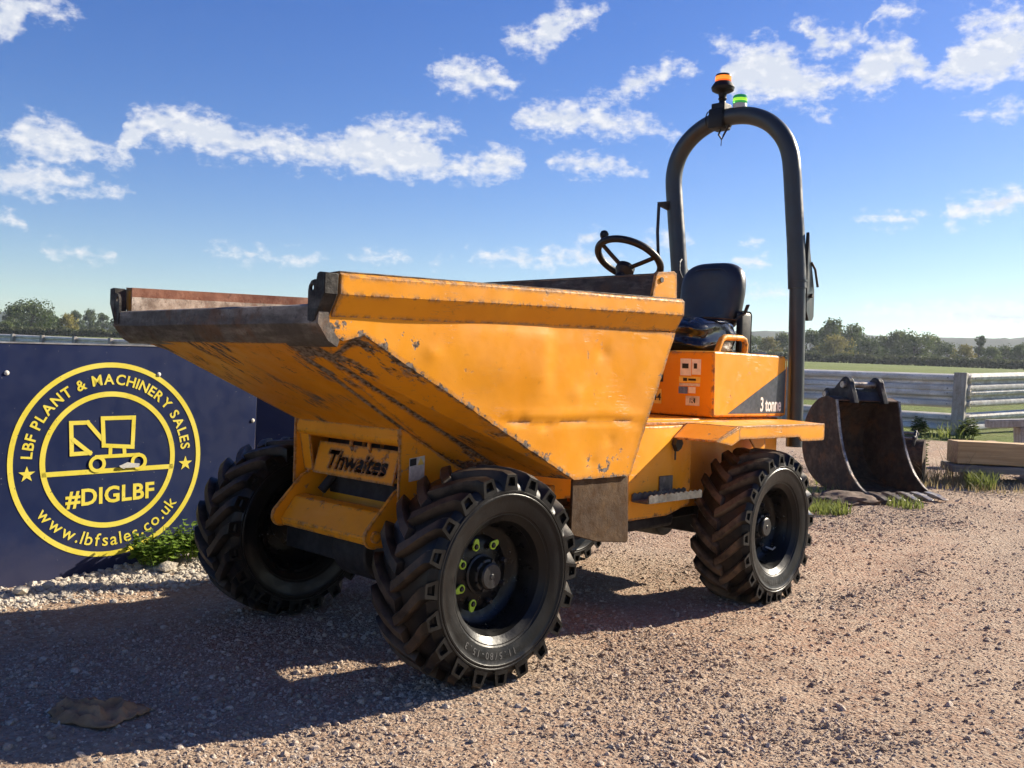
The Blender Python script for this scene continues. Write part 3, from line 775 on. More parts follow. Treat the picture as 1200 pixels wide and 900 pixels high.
# rear wall
bm = slab([(-.898, .716, .754), (-1.118, .752, 1.40), (-1.118, .76, 1.672), (-1.118, -.76, 1.672), (-1.118, -.752, 1.40), (-.898, -.716, .754)], .008, (1, 0, 0))
bm.free(); bm = bmesh.new()
add_slab(bm, [(-.843, .760, .760), (-1.118, .766, 1.40), (-1.118, -.766, 1.40), (-.843, -.760, .760)], .008, (1, 0, .3))
add_slab(bm, [(-1.118, .762, 1.402), (-1.100, .762, 1.684), (-1.100, -.762, 1.684), (-1.118, -.762, 1.402)], .008, (1, 0, 0))
part('rear_wall', bm, 'paint', hopper)
bm = bmesh.new(); add_slab(bm, [(-1.107, .760, 1.42), (-1.089, .760, 1.686), (-1.089, -.760, 1.686), (-1.107, -.760, 1.42)], .004, (1, 0, 0))
add_slab(bm, [(-1.100, .760, 1.688), (-1.086, .760, 1.688), (-1.086, -.760, 1.688), (-1.100, -.760, 1.688)], .006, (0, 0, 1))
part('rear_wall_liner', bm, 'liner_dark', hopper)
# keel plates under the skip carrying the pivots
for s in (1, -1):
    kp = [(.172, .965), (.168, .66), (.150, .625), (.02, .56), (-.30, .60), (-.52, .748), (-.24, .748), (-.10, .815)]
    part('keel_plate', prism(jag(kp, .001, 3), XZ, s * .376, s * .388), 'paint', hopper)
    # muddy skirt plate hanging behind the front wheel
    sk = [(-.475, .757), (-.850, .757), (-.868, .462), (-.852, .455), (-.65, .478), (-.488, .520), (-.475, .54)]
    part('skirt_plate', prism(sk, XZ, s * .738, s * .751), 'skirt', hopper, bevel=.003)
bm = bmesh.new(); rings = []
for y in (-.374, .374):
    rings.append([(px, y, pz) for px, pz in ((.165, .958), (.170, .905), (.160, .888), (.140, .880), (.06, .884), (.04, .91), (.04, .93))])
add_loft(bm, rings); part('cross_beam', bm, 'paint', hopper, bevel=.006)
part('beam_gusset', slab([(.165, -.37, .955), (.165, -.29, .955), (.12, -.30, .72), (.12, -.37, .72)], .01, (-1, 0, 0)), 'paint', hopper)
for yy in (-.035, .095):
    pth = [(.07 + .035 * math.cos(t), yy, .862 + .038 * math.sin(t)) for t in np.linspace(R(-80), R(200), 14)]
    part('lifting_hook', tube(pth, .009, 10), 'paint', hopper)

# name plate with the maker's name cut through it
def cut_plate(text, size, w, h, thick, bold):
    me = text_mesh(text, size, bold, .93)
    xs = [v.co.x for v in me.vertices]; ys = [v.co.y for v in me.vertices]
    cx, cy = (min(xs) + max(xs)) / 2, (min(ys) + max(ys)) / 2
    bmt = bmesh.new(); bmt.from_mesh(me); bmesh.ops.remove_doubles(bmt, verts=bmt.verts[:], dist=1e-5)
    kx = (w * .76) / (max(xs) - min(xs)); ky = (h * .58) / (max(ys) - min(ys))
    pts = []; edges = []; im = {}
    slant = .22
    for e in bmt.edges:
        if len(e.link_faces) == 1:
            ids = []
            for v in e.verts:
                if v not in im:
                    im[v] = len(pts); yy = (v.co.y - cy) * ky; pts.append(Vector(((v.co.x - cx) * kx + slant * yy + .016, yy - .002)))
                ids.append(im[v])
            edges.append(tuple(ids))
    bmt.free()
    n0 = len(pts); letter_edges = [(pts[a].copy(), pts[b].copy()) for a, b in edges]
    for q in ((-w / 2, -h / 2), (w / 2, -h / 2), (w / 2, h / 2), (-w / 2, h / 2)): pts.append(Vector(q))
    edges += [(n0, n0 + 1), (n0 + 1, n0 + 2), (n0 + 2, n0 + 3), (n0 + 3, n0)]
    vo, _, fo, *_ = geometry.delaunay_2d_cdt(pts, edges, [], 1, 1e-6)
    def inside(c):
        k = False
        for a, b in letter_edges:
            if (a.y > c.y) != (b.y > c.y) and c.x < (b.x - a.x) * (c.y - a.y) / (b.y - a.y) + a.x: k = not k
        return k
    bm = bmesh.new(); V = [bm.verts.new((v.x, v.y, 0)) for v in vo]
    for f in fo:
        c = sum((vo[i] for i in f), Vector((0, 0))) / len(f)
        if not inside(c): bm.faces.new([V[i] for i in f])
    bmesh.ops.delete(bm, geom=[v for v in bm.verts if not v.link_faces], context='VERTS')
    r = bmesh.ops.extrude_face_region(bm, geom=bm.faces[:])
    for v in r['geom']:
        if isinstance(v, bmesh.types.BMVert): v.co.z -= thick
    return bm
bm = cut_plate('Thwaites', .1, .585, .146, .008, .0048)
pa, pb = Vector((.128, 0, .712)), Vector((.092, 0, .857)); upv = (pb - pa).normalized(); nv = Vector((0, 1, 0)).cross(upv).normalized(); cen = (pa + pb) / 2
if nv.x < 0: nv = -nv
for v in bm.verts: v.co = cen + Vector((0, 1, 0)) * v.co.x + upv * v.co.y + nv * v.co.z
part('name_plate', bm, 'paint', hopper, smooth=20)
bm = bmesh.new()
add_slab(bm, [(.03, -.36, .74), (.03, .36, .74), (-.02, .36, .93), (-.02, -.36, .93)], .006, (-1, 0, 0))
part('plate_backing', bm, 'black_metal', hopper)
bm = slab([(.12, .3885, .835), (.04, .3885, .845), (.04, .3885, .75), (.12, .3885, .74)], .0012, (0, 1, 0)); part('warning_decal', bm, 'white_dirty', hopper)
bm = slab([(.118, .3899, .832), (.085, .3899, .836), (.085, .3899, .808), (.118, .3899, .803)], .0008, (0, 1, 0)); part('decal_print', bm, 'black_ink', hopper)
tri = [(.078, .3899, .806), (.045, .3899, .810), (.062, .3899, .838)]
part('decal_triangle', slab(tri, .0008, (0, 1, 0)), 'yellow_ink', hopper)

# ---- front chassis
bm = bmesh.new()
add_box(bm, (-.80, -.30, .46), (.03, .30, .70)); add_box(bm, (-.45, -.22, .33), (.06, .22, .46))
front_chassis = part('front_chassis', bm, 'black_metal', bevel=.01)
for s in (1, -1):
    lug = [(.085, .765), (.125, .712), (.155, .70)] + [(.252 + .050 * math.cos(t), .522 + .050 * math.sin(t)) for t in np.linspace(R(42), R(-110), 12)] + [(.12, .475), (-.55, .46), (-.55, .70), (-.05, .75)]
    part('pivot_plate', prism(lug, XZ, s * .334, s * .350), 'paint', front_chassis, bevel=.003)
    pin = bmesh.new(); add_lathe(pin, [(0, .024), (.012, .024), (.014, .020)], 20, 'Y', (.252, 0, .522), caps=True)
    for v in pin.verts: v.co.y = s * (.3505 + v.co.y)
    part('pivot_pin', pin, 'paint' if s > 0 else 'end_steel', front_chassis)
bm = bmesh.new()
add_loft(bm, [[(px, y, pz) for px, pz in ((.135, .615), (.190, .606), (.262, .508), (.250, .478), (.150, .478))] for y in (-.333, .333)])
part('pivot_beam', bm, 'paint', front_chassis, bevel=.006)
part('back_plate', slab([(.10, -.333, .48), (.10, .333, .48), (-.02, .333, .72), (-.02, -.333, .72)], .008, (-1, 0, 0)), 'paint', front_chassis)
part('hydraulic_ram', tube([(.09, -.27, .63), (-.01, -.25, .75)], .022, 14), 'black_metal', front_chassis)
part('chassis_rail', box((-.98, .19, .60), (-.32, .335, .735)), 'paint', front_chassis, bevel=.006)
part('chassis_rail', box((-.98, -.335, .60), (-.32, -.19, .735)), 'paint', front_chassis, bevel=.006)
part('chassis_bracket', box((-.62, .40, .62), (-.50, .52, .70)), 'paint', front_chassis, bevel=.004)
bm = bmesh.new(); add_box(bm, (-.085, -.56, .33), (.085, .56, .49))
add_lathe(bm, [(-.12, .0), (-.12, .13), (.12, .13), (.12, 0)], 20, 'Y', (0, 0, .40))
part('front_axle', bm, 'black_metal', bevel=.01)
bm = bmesh.new(); add_box(bm, (-2.19, -.56, .33), (-2.02, .56, .49)); add_lathe(bm, [(-.12, .0), (-.12, .13), (.12, .13), (.12, 0)], 20, 'Y', (-2.107, 0, .40))
part('rear_axle', bm, 'black_metal', rear=True, bevel=.01)
bm = bmesh.new(); add_lathe(bm, [(-.16, .06), (.20, .06)], 16, 'Z', (XP, 0, .60), caps=True); add_box(bm, (XP - .20, -.13, .50), (XP + .2, .13, .58)); add_box(bm, (XP - .20, -.13, .66), (XP + .2, .13, .72))
part('articulation_joint', bm, 'black_metal', bevel=.006)

# ---- wheels
NL = 20; DEL = .33
def tyre_mesh(side):
    bm = bmesh.new()
    half = [(.095, .214), (.118, .222), (.128, .236), (.136, .246), (.138, .248), (.138, .252), (.142, .258), (.1445, .259), (.149, .275), (.1545, .300), (.1565, .318), (.1595, .322), (.1595, .328), (.1565, .332), (.1600, .335), (.1600, .341), (.1525, .346), (.147, .362), (.132, .378), (.10, .385), (.05, .389), (0, .390)]
    prof = half + [(-a, r) for a, r in half[::-1][1:]]
    add_lathe(bm, prof, 96, 'Y')
    # close the bead inside
    add_lathe(bm, [(.095, .214), (-.095, .214)], 96, 'Y')
    for sgn in (1, -1):
        for k in range(NL):
            th0 = 2 * math.pi * (k + (.5 if sgn < 0 else 0)) / NL
            st = [(-.012, .4265, .378, 0.0, .021, .029), (.030, .4275, .378, .22, .021, .029), (.075, .4265, .375, .50, .0215, .030), (.110, .4225, .368, .74, .022, .031), (.138, .416, .352, .94, .024, .034), (.1585, .404, .344, 1.02, .026, .036)]
            rings = []
            for (y, rt, rb, tt, wt, wb) in st:
                th = th0 + DEL * tt ** 1.08 if tt > 0 else th0
                pts = []
                for (rr, w) in ((rb, -wb), (rt - .004, -wt - .001), (rt, -wt + .003), (rt, wt - .003), (rt - .004, wt + .001), (rb, wb)):
                    a = th + w / rr
                    pts.append((rr * math.cos(a), sgn * y, rr * math.sin(a)))
                rings.append(pts)
            V = add_loft(bm, rings, caps=False)
            bm.faces.new(V[0])
            # moulded window in the lug end
            E_ = V[-1]; cc = sum((v.co for v in E_), Vector()) / 6
            I1 = [bm.verts.new(cc + (v.co - cc) * .56) for v in E_]; I2 = [bm.verts.new(cc + (v.co - cc) * .46 - Vector((0, sgn * .018, 0))) for v in E_]
            for i in range(6):
                bm.faces.new((E_[i], E_[(i + 1) % 6], I1[(i + 1) % 6], I1[i])); bm.faces.new((I1[i], I1[(i + 1) % 6], I2[(i + 1) % 6], I2[i]))
            bm.faces.new(I2)
    if side < 0:
        for v in bm.verts: v.co.y = -v.co.y
    me = bpy.data.meshes.new('tyre'); bmesh.ops.recalc_face_normals(bm, faces=bm.faces[:]); bm.to_mesh(me); bm.free(); return me
def rim_mesh(side):
    bm = bmesh.new()
    prof = [(.112, .236), (.118, .234), (.120, .228), (.112, .222), (.098, .219), (.080, .206), (.030, .203), (.016, .196), (.004, .182), (.000, .165), (-.004, .150), (.004, .135), (.010, .118), (.010, .0)]
    add_lathe(bm, prof, 72, 'Y'); add_lathe(bm, [(-.004, .150), (-.06, .198), (-.10, .205), (-.112, .225)], 72, 'Y')
    for v in bm.verts: v.co.y *= side
    me = bpy.data.meshes.new('rim'); bmesh.ops.recalc_face_normals(bm, faces=bm.faces[:]); bm.to_mesh(me); bm.free(); return me
def hub_mesh(side):
    bm = bmesh.new()
    add_lathe(bm, [(.008, .078), (.018, .078), (.022, .070), (.045, .066), (.052, .062), (.055, .054), (.075, .052), (.080, .046), (.080, .012), (.083, .008), (.083, .0)], 40, 'Y')
    for k in range(8):
        a = 2 * math.pi * (k + .5) / 8; add_lathe(bm, [(.045, .006), (.058, .006), (.058, 0)], 8, 'Y', (.060 * math.cos(a), 0, .060 * math.sin(a)))
    for v in bm.verts: v.co.y *= side
    me = bpy.data.meshes.new('hub'); bmesh.ops.recalc_face_normals(bm, faces=bm.faces[:]); bm.to_mesh(me); bm.free(); return me
def nut_mesh(side):
    bm = bmesh.new(); add_lathe(bm, [(.010, .013), (.026, .013), (.028, .011), (.036, .008), (.036, 0)], 6, 'Y')
    for v in bm.verts: v.co.y *= side
    me = bpy.data.meshes.new('nut'); bmesh.ops.recalc_face_normals(bm, faces=bm.faces[:]); bm.to_mesh(me); bm.free(); return me
def indicator_mesh(side):
    bm = bmesh.new(); n = 20; rings = []
    for k in range(n):
        a = 2 * math.pi * k / n; ro = .0200; c = math.cos(a)
        if c > .72: ro = .0200 + (c - .72) / .28 * .017
        rings.append([(q * math.cos(a), yy, q * math.sin(a)) for q, yy in ((.0135, .024), (ro, .024), (ro, .030), (.0135, .031))])
    V = [[bm.verts.new(p) for p in r] for r in rings]
    for k in range(n):
        for j in range(4): bm.faces.new((V[k][j], V[k][(j + 1) % 4], V[(k + 1) % n][(j + 1) % 4], V[(k + 1) % n][j]))
    for v in bm.verts: v.co.y *= side
    me = bpy.data.meshes.new('nut_indicator'); bmesh.ops.recalc_face_normals(bm, faces=bm.faces[:]); bm.to_mesh(me); bm.free(); return me
def size_lettering(side):
    bm = bmesh.new(); rr = .288; word = '11.5/80-15.3'; adv = .0245
    a = R(-104) + adv * len(word) / rr / 2
    for ch in word:
        me = text_mesh(ch, .036, .0005); ca = a - adv / 2 / rr
        rad = Vector((-math.cos(ca), 0, math.sin(ca))); rt = Vector((-math.sin(ca), 0, -math.cos(ca)))
        def fn(co):
            p = rad * (rr + co.y - .012) + rt * co.x; r0 = math.hypot(p.x, p.z)
            p.y = np.interp(r0, (.252, .275, .300, .318), (.138, .149, .1545, .1565)) + .0012; return p
        add_mesh(bm, me, fn); bpy.data.meshes.remove(me); a -= adv / rr
    for v in bm.verts: v.co.y *= side
    me = bpy.data.meshes.new('tyre_lettering'); bm.to_mesh(me); bm.free(); return me
M['letter_rubber'] = plain('raised_rubber', (.035, .034, .033), .6, 0, .3, 20)
WM = {}
for s in (1, -1):
    WM[s] = dict(tyre=tyre_mesh(s), hub=hub_mesh(s), nut=nut_mesh(s), ind=indicator_mesh(s), rim=rim_mesh(s))
def wheel(x, s, rear, spin):
    c = Vector((x, s * .692, .408))
    if rear: c = REAR @ c
    w = mkobj('wheel', WM[s]['rim'], 'rim', dumper, smooth=35)
    w.location = c; w.rotation_euler = (0, spin, PHI if rear else 0)
    def sub(name, me, mat, share=True):
        me2 = me if me.materials and me.materials[0] == M[mat] else (me.copy() if me.materials else me)
        if me2.materials: me2.materials[0] = M[mat]
        o = mkobj(name, me2, mat, w, smooth=32); return o
    sub('tyre', WM[s]['tyre'], 'rubber_rear' if rear else 'rubber_front')
    sub('hub', WM[s]['hub'], 'hub')
    for k in range(8):
        a = R(21 + 45 * k); n = sub('wheel_nut', WM[s]['nut'], 'hub'); n.location = (-.120 * math.cos(a), 0, .120 * math.sin(a))
        if k in ((1, 2, 3, 4, 5) if not rear else (2, 4)):
            i_ = sub('nut_indicator', WM[s]['ind'], 'lime'); i_.location = n.location; i_.rotation_euler = (0, R(150 + 57 * k), 0); i_.scale = (.86, 1, .86)
    if s > 0:
        o = sub('tyre_lettering', size_lettering(s), 'letter_rubber'); o.rotation_euler = (0, -spin, 0)
    if rear and s > 0:
        sub('valve_stem', _mesh(tube([(-.10, .02, -.135), (-.125, .05, -.150), (-.135, .06, -.135)], .005, 8), 'valve_stem'), 'alu')
    return w
def _mesh(bm, name):
    me = bpy.data.meshes.new(name); bmesh.ops.recalc_face_normals(bm, faces=bm.faces[:]); bm.to_mesh(me); bm.free(); return me
wheel(0, 1, False, R(0)); wheel(0, -1, False, R(5)); wheel(-2.107, 1, True, R(4)); wheel(-2.107, -1, True, R(11))

# ---- rear body
bm = bmesh.new(); add_box(bm, (-2.86, -.43, .50), (-1.30, .43, .985))
rear_body = part('rear_body', bm, 'paint', rear=True, bevel=.006)
bm = bmesh.new(); add_box(bm, (-2.7, -.36, .43), (-1.1, .36, .52)); part('chassis_frame', bm, 'black_metal', rear_body, bevel=.01)
sump = bmesh.new(); add_box(sump, (-1.75, -.30, .40), (-1.15, .40, .47)); part('gearbox_guard', sump, 'black_metal', rear_body, bevel=.02)
for s in (1, -1):
    # folded side panel ahead of the rear wheel
    top = [(-1.02, .60), (-1.372, .60), (-1.74, .50), (-1.74, .435), (-1.02, .435)]
    bm = bmesh.new(); A = [bm.verts.new((x, s * y, .512 + (.02 if x < -1.5 else 0))) for x, y in top]; B = [bm.verts.new((x, s * y, .962)) for x, y in top]
    bm.faces.new(A); bm.faces.new(B[::-1])
    for i in range(5): bm.faces.new((A[i], B[i], B[(i + 1) % 5], A[(i + 1) % 5]))
    part('side_tank_panel', bm, 'paint', rear_body, bevel=.005)
    # serrated step
    tooth = []
    for k in range(23):
        x = -1.045 - .475 * k / 22; tooth.append((x, .640 + (.008 if k % 2 else 0)))
    prof = tooth + [(-1.52, .606), (-1.045, .606)]
    bm = prism(prof, XZ, s * .606, s * .612); add_prism(bm, prof, XZ, s * .700, s * .706); add_box(bm, (-1.52, min(s * .612, s * .700), .604), (-1.045, max(s * .612, s * .700), .612))
    st = part('step', bm, 'step', rear_body)
    part('step_bracket', box((-1.40, min(s * .6005, s * .607), .636), (-1.28, max(s * .6005, s * .607), .715)), 'step', rear_body, bevel=.003)
    # mudguard over the rear wheel
    bm = bmesh.new()
    add_slab(bm, [(-1.60, s * .43, .974), (-1.60, s * .842, .974), (-2.605, s * .842, .974), (-2.90, s * .43, .974)], .012, (0, 0, -1))
    mg = part('mudguard', bm, 'paint_rail', rear=True)
    sk = [(-1.602, .975), (-1.61, .905), (-2.285, .904), (-2.315, .880), (-2.600, .878), (-2.607, .90), (-2.606, .975)]
    part('mudguard_skirt', prism(jag(sk, .001, 5, .08), XZ, s * .8425, s * .852), 'paint_rail', mg, bevel=.003)
    wa, wb, wc, wd = (-1.602, s * .551, .974), (-1.602, s * .852, .974), (-1.40, s * .846, .906), (-1.40, s * .60, .906)
    bm = bmesh.new()
    add_slab(bm, [wa, wb, wc, wd], .010, (.3, 0, -1))
    part('mudguard_nose', bm, 'paint', mg, bevel=.002)
    part('nose_cheek', slab([(-1.610, s * .8535, .966), (-1.403, s * .8475, .899), (-1.545, s * .850, .876), (-1.618, s * .853, .904)], .008, (0, -s, 0)), 'paint', mg, bevel=.002)
    part('mudguard_stay', slab([(-2.55, s * .50, .965), (-2.25, s * .50, .965), (-2.55, s * .50, .70)], .01, (0, s, 0)), 'paint', mg)
part('latch', prism([(-1.44, .90), (-1.43, .915), (-1.40, .905), (-1.385, .87), (-1.41, .835), (-1.44, .85), (-1.455, .875)], XZ, .6005, .625), 'black_metal', rear_body)
part('latch_strap', box((-1.425, .601, .790), (-1.413, .604, .835)), 'black_metal', rear_body)
# deck between seat box and skip
part('foot_deck', box((-2.05, -.60, .9635), (-1.02, .548, .978)), 'paint_rail', rear_body, bevel=.003)

# ---- engine cover / seat box
cv = [(-2.012, .992), (-1.998, 1.357), (-2.02, 1.364), (-2.855, 1.369), (-2.875, 1.352), (-2.885, .992)]
engine_cover = part('engine_cover', prism(cv, XZ, -.462, .462), 'paint', rear=True, bevel=.012, bseg=3)
def on_side(px, pz): return (px, .4625, pz)
part('side_stripe', slab([on_side(-2.175, 1.012), on_side(-2.868, 1.285), on_side(-2.868, 1.012)], .0012, (0, 1, 0)), 'navy_stripe', engine_cover)
part('side_seam', box((-2.884, .4625, 1.0), (-2.874, .4645, 1.35)), 'paint_rail', engine_cover)
me = text_mesh('3 tonne', .118, .0028, .95, align='RIGHT'); bm = bmesh.new()
kx = .77
add_mesh(bm, me, lambda c: (-2.826 - c.x * kx, .4645, 1.026 + c.y)); part('capacity_lettering', bm, 'white_vinyl', engine_cover, smooth=None)
XF = lambda z: -2.012 + (z - .992) / .365 * .014 + .0015
def sticker(name, y0, y1, z0, z1, mat, lift=0.):
    bm = slab([(XF(z0) + lift, y0, z0), (XF(z0) + lift, y1, z0), (XF(z1) + lift, y1, z1), (XF(z1) + lift, y0, z1)], .0012, (1, 0, 0)); return part(name, bm, mat, engine_cover, smooth=None)
sticker('warning_sticker', .245, .317, 1.222, 1.318, 'white_vinyl'); sticker('warning_sticker', .322, .380, 1.228, 1.316, 'white_vinyl')
sticker('caution_sticker', .238, .378, 1.182, 1.216, 'yellow_ink'); sticker('caution_sticker', .240, .376, 1.162, 1.178, 'white_dirty')
sticker('blue_sticker', .236, .296, 1.118, 1.164 - .006, 'blue_ink'); sticker('white_sticker', .302, .348, 1.122, 1.157, 'white_vinyl')
sticker('approval_sticker', .285, .375, 1.052, 1.106, 'white_dirty'); sticker('black_sticker', .08, .13, 1.18, 1.278, 'black_ink'); sticker('plate_sticker', .060, .120, 1.052, 1.138, 'yellow_ink')
for args in ((.258, .300, 1.262, 1.290), (.335, .356, 1.262, 1.292), (.266, .292, 1.19, 1.208), (.30, .35, 1.193, 1.205), (.312, .348, 1.066, 1.094), (.09, .12, 1.20, 1.215), (.092, .118, 1.235, 1.255)):
    sticker('sticker_print', *args, 'black_ink' if args[0] > .2 else 'white_dirty', .0016)
me = text_mesh('44', .06, .001); bm = bmesh.new(); add_mesh(bm, me, lambda c: (XF(1.09) + .0032, .090 + c.x, 1.072 + c.y)); part('plate_number', bm, 'black_ink', engine_cover, smooth=None)
me = text_mesh('R', .044, .0015); bm = bmesh.new(); add_mesh(bm, me, lambda c: (XF(1.08) + .0048, .330 + c.x, 1.066 + c.y)); part('sticker_letter', bm, 'white_dirty', engine_cover, smooth=None)
pth = [(-2.12, .395, 1.34), (-2.15, .395, 1.40)] + [(-2.21 + .05 * math.cos(t), .395, 1.405 + .045 * math.sin(t)) for t in np.linspace(R(165), R(90), 6)][::1] + [(-2.45 + .05 * math.cos(t), .395, 1.420 + .04 * math.sin(t)) for t in np.linspace(R(90), R(10), 6)] + [(-2.42, .395, 1.34)]
pth = [(-2.13, .395, 1.345), (-2.165, .395, 1.405), (-2.19, .395, 1.438), (-2.225, .395, 1.453), (-2.42, .395, 1.457), (-2.455, .395, 1.447), (-2.47, .395, 1.420), (-2.46, .395, 1.36)]
part('grab_handle', tube(pth, .018, 14), 'paint', engine_cover)
part('filler_cap', lathe([(0, .04), (.012, .04), (.016, .035)], 20, 'Z', (-2.72, .36, 1.366), caps=True), 'grey_plastic', engine_cover)

# ---- seat
def blob_box(lo, hi, bev, seg=5, noise_amp=0., nsc=6., cuts=0):
    bm = box(lo, hi)
    bmesh.ops.recalc_face_normals(bm, faces=bm.faces[:])
    bmesh.ops.bevel(bm, geom=bm.edges[:], offset=bev, segments=seg, profile=.5, affect='EDGES')
    if cuts: bmesh.ops.subdivide_edges(bm, edges=bm.edges[:], cuts=cuts, use_grid_fill=True)
    if noise_amp:
        for v in bm.verts: v.co += Vector((mnoise.noise(v.co * nsc), mnoise.noise(v.co * nsc + Vector((9, 0, 0))), mnoise.noise(v.co * nsc * 1.3 + Vector((0, 9, 0))))) * noise_amp
    return bm
bm = blob_box((-2.66, -.235, 1.355), (-2.14, .265, 1.585), .085, 6, .014, 6, 2)
for v in bm.verts:                                            # folds in the shiny cover
    k_ = max(0, min(1, (v.co.z - 1.37) * 14))
    v.co.z += (.014 * math.sin(v.co.y * 5 + v.co.x * 30) - .045 * max(0, (v.co.x + 2.45))) * k_; v.co.x += .015 * math.sin(v.co.z * 58 + v.co.y * 9); v.co.y += .008 * math.sin(v.co.z * 55 + v.co.x * 14)
seat = part('seat', bm, 'wrap', rear=True, smooth=80)
bm = bmesh.new(); rings = []
for (dx, k_) in ((0, .80), (.012, .93), (.030, .985), (.055, 1.0), (.085, .985), (.105, .93), (.118, .82), (.120, .6), (.110, .3)):
    ring_ = []
    for t in np.linspace(0, 2 * math.pi, 48, endpoint=False):
        c, s_ = math.cos(t), math.sin(t); ex = 3.2 if s_ > 0 else 4.2; q = (abs(c) ** ex + abs(s_) ** ex) ** (-1 / ex)
        yy = .225 * c * q * k_; zz = (.205 if s_ > 0 else .245) * s_ * q * k_
        yy *= 1 - .08 * max(0, -zz / .2)
        ring_.append((-2.745 + dx - .12 * (zz + .19) - .012 * math.cos(yy * 7), .012 + yy, 1.752 + zz))
    rings.append(ring_)
add_loft(bm, rings)
part('backrest', bm, 'seat', seat, smooth=80)
bm = bmesh.new(); ys_, zs_ = .150, .155
pt = []
for t in np.linspace(0, 2 * math.pi, 40, endpoint=False):
    c, s_ = math.cos(t), math.sin(t); q = (abs(c) ** 4 + abs(s_) ** 4) ** -.25
    pt.append((-2.636 - .12 * (zs_ * s_ * q + .19), .0125 + ys_ * c * q, 1.755 + zs_ * s_ * q))
add_tube(bm, pt, .0035, 6, True); part('backrest_piping', bm, 'seat', seat)
part('seat_bracket', blob_box((-2.78, .235, 1.36), (-2.63, .270, 1.64), .03, 3), 'plastic', seat)
pth = [(-2.30, .20, 1.575), (-2.42, .262, 1.575), (-2.54, .278, 1.575), (-2.66, .277, 1.62), (-2.72, .265, 1.68)]
part('seat_belt', tube(pth, .013, 8, ry=.004), 'skirt', seat)

# ---- steering
sw_c = Vector((-1.775, .015, 1.872)); tilt = R(31)
bm = bmesh.new(); nS = 44; rads = .188
ax = Vector((-math.sin(tilt), 0, math.cos(tilt))); e1 = Vector((math.cos(tilt), 0, math.sin(tilt))); e2 = Vector((0, 1, 0))
add_tube(bm, [sw_c + e1 * rads * math.cos(t) + e2 * rads * math.sin(t) for t in np.linspace(0, 2 * math.pi, nS, endpoint=False)], .0205, 12, True)
steering = part('steering_wheel', bm, 'plastic', rear=True)
for a in (-32, 88, 208):
    d_ = e1 * math.cos(R(a)) + e2 * math.sin(R(a))
    part('spoke', tube([sw_c - ax * .065 + d_ * .02, sw_c - ax * .035 + d_ * .1, sw_c + d_ * rads], .0175, 10, ry=.012), 'plastic', steering)
bm = bmesh.new(); add_tube(bm, [sw_c - ax * .115, sw_c - ax * .08, sw_c - ax * .05, sw_c - ax * .038], [.036, .055, .053, .034], 20); part('wheel_boss', bm, 'plastic', steering)
kd = e1 * math.cos(R(-38)) + e2 * math.sin(R(-38)); kp = sw_c + kd * rads
bm = bmesh.new(); add_tube(bm, [kp, kp + ax * .045, kp + ax * .05, kp + ax * .066, kp + ax * .082, kp + ax * .092, kp + ax * .096], [.009, .009, .017, .025, .024, .015, .003], 16); part('spinner_knob', bm, 'plastic', steering)
part('steering_column', tube([sw_c - ax * .06, sw_c - ax * .35 + Vector((.05, 0, 0)), Vector((-1.50, .015, 1.30)), Vector((-1.48, .015, .98))], [.03, .035, .05, .07], 16), 'plastic', steering)
part('dash_shroud', blob_box((-1.66, -.20, 1.30), (-1.42, .23, 1.60), .04, 3), 'plastic', steering)

# ---- roll bar
leg = [(.489, .86), (.486, 1.10), (.478, 1.45), (.466, 1.84), (.447, 2.06), (.428, 2.25), (.407, 2.46), (.396, 2.56)]
arc = [(.380, 2.655), (.345, 2.745), (.292, 2.82), (.220, 2.885), (.130, 2.932), (.035, 2.957), (-.055, 2.962), (-.150, 2.952), (-.245, 2.925), (-.330, 2.88), (-.400, 2.82), (-.452, 2.745), (-.480, 2.66), (-.487, 2.58)]
farleg = [(-.478, 2.48), (-.458, 2.32), (-.434, 2.13), (-.412, 1.95), (-.405, 1.5), (-.40, 1.1), (-.40, .86)]
def dense(pts, n=3):
    out = []
    for i in range(len(pts) - 1):
        p0, p1, p2, p3 = pts[max(0, i - 1)], pts[i], pts[i + 1], pts[min(len(pts) - 1, i + 2)]
        for k in range(n):
            t = k / n
            out.append(tuple(.5 * ((2 * b) + (-a + c) * t + (2 * a - 5 * b + 4 * c - d) * t * t + (-a + 3 * b - 3 * c + d) * t ** 3) for a, b, c, d in zip(p0, p1, p2, p3)))
    return out + [pts[-1]]
XR = -2.975
path = [(XR, y, z) for y, z in dense([(leg[3][0], 1.80)] + leg[4:] + arc + farleg[:3] + [(-.412, 1.95), (-.408, 1.80)])]
roll_bar = part('roll_bar', tube(path, .0575, 24), 'rops', rear=True, smooth=60)
part('lower_leg', tube([(XR, .4885, .80), (XR, .484, 1.2), (XR, .467, 1.845)], .0505, 24), 'rops', roll_bar)
part('lower_leg', tube([(XR, -.40, .80), (XR, -.405, 1.4), (XR, -.410, 1.845)], .0505, 24), 'rops', roll_bar)
for s, yy in ((1, .505), (-1, -.415)):
    pl = [(-3.01, 2.16), (-3.03, 2.05), (-3.115, 1.80), (-3.120, 1.63), (-3.10, 1.605), (-3.045, 1.60), (-3.01, 1.66), (-3.0, 2.0)]
    part('hinge_plate', prism(pl, XZ, yy - .012, yy + .012), 'rops', roll_bar, bevel=.003)
    part('hinge_pin', tube([(-3.06, yy - .03, 1.76), (-3.06, yy + .03, 1.76)], .014, 10), 'black_metal', roll_bar)
    part('pin_clip', tube([(-3.05, yy + .014, 1.97), (-3.09, yy + .022, 1.93), (-3.12, yy + .030, 1.82)], .008, 8), 'black_metal', roll_bar)
part('hinge_collar', lathe([(-.006, .054), (-.006, .0595), (.006, .0595), (.006, .054)], 24, 'Z', (XR, .4655, 1.85)), 'rops', roll_bar)
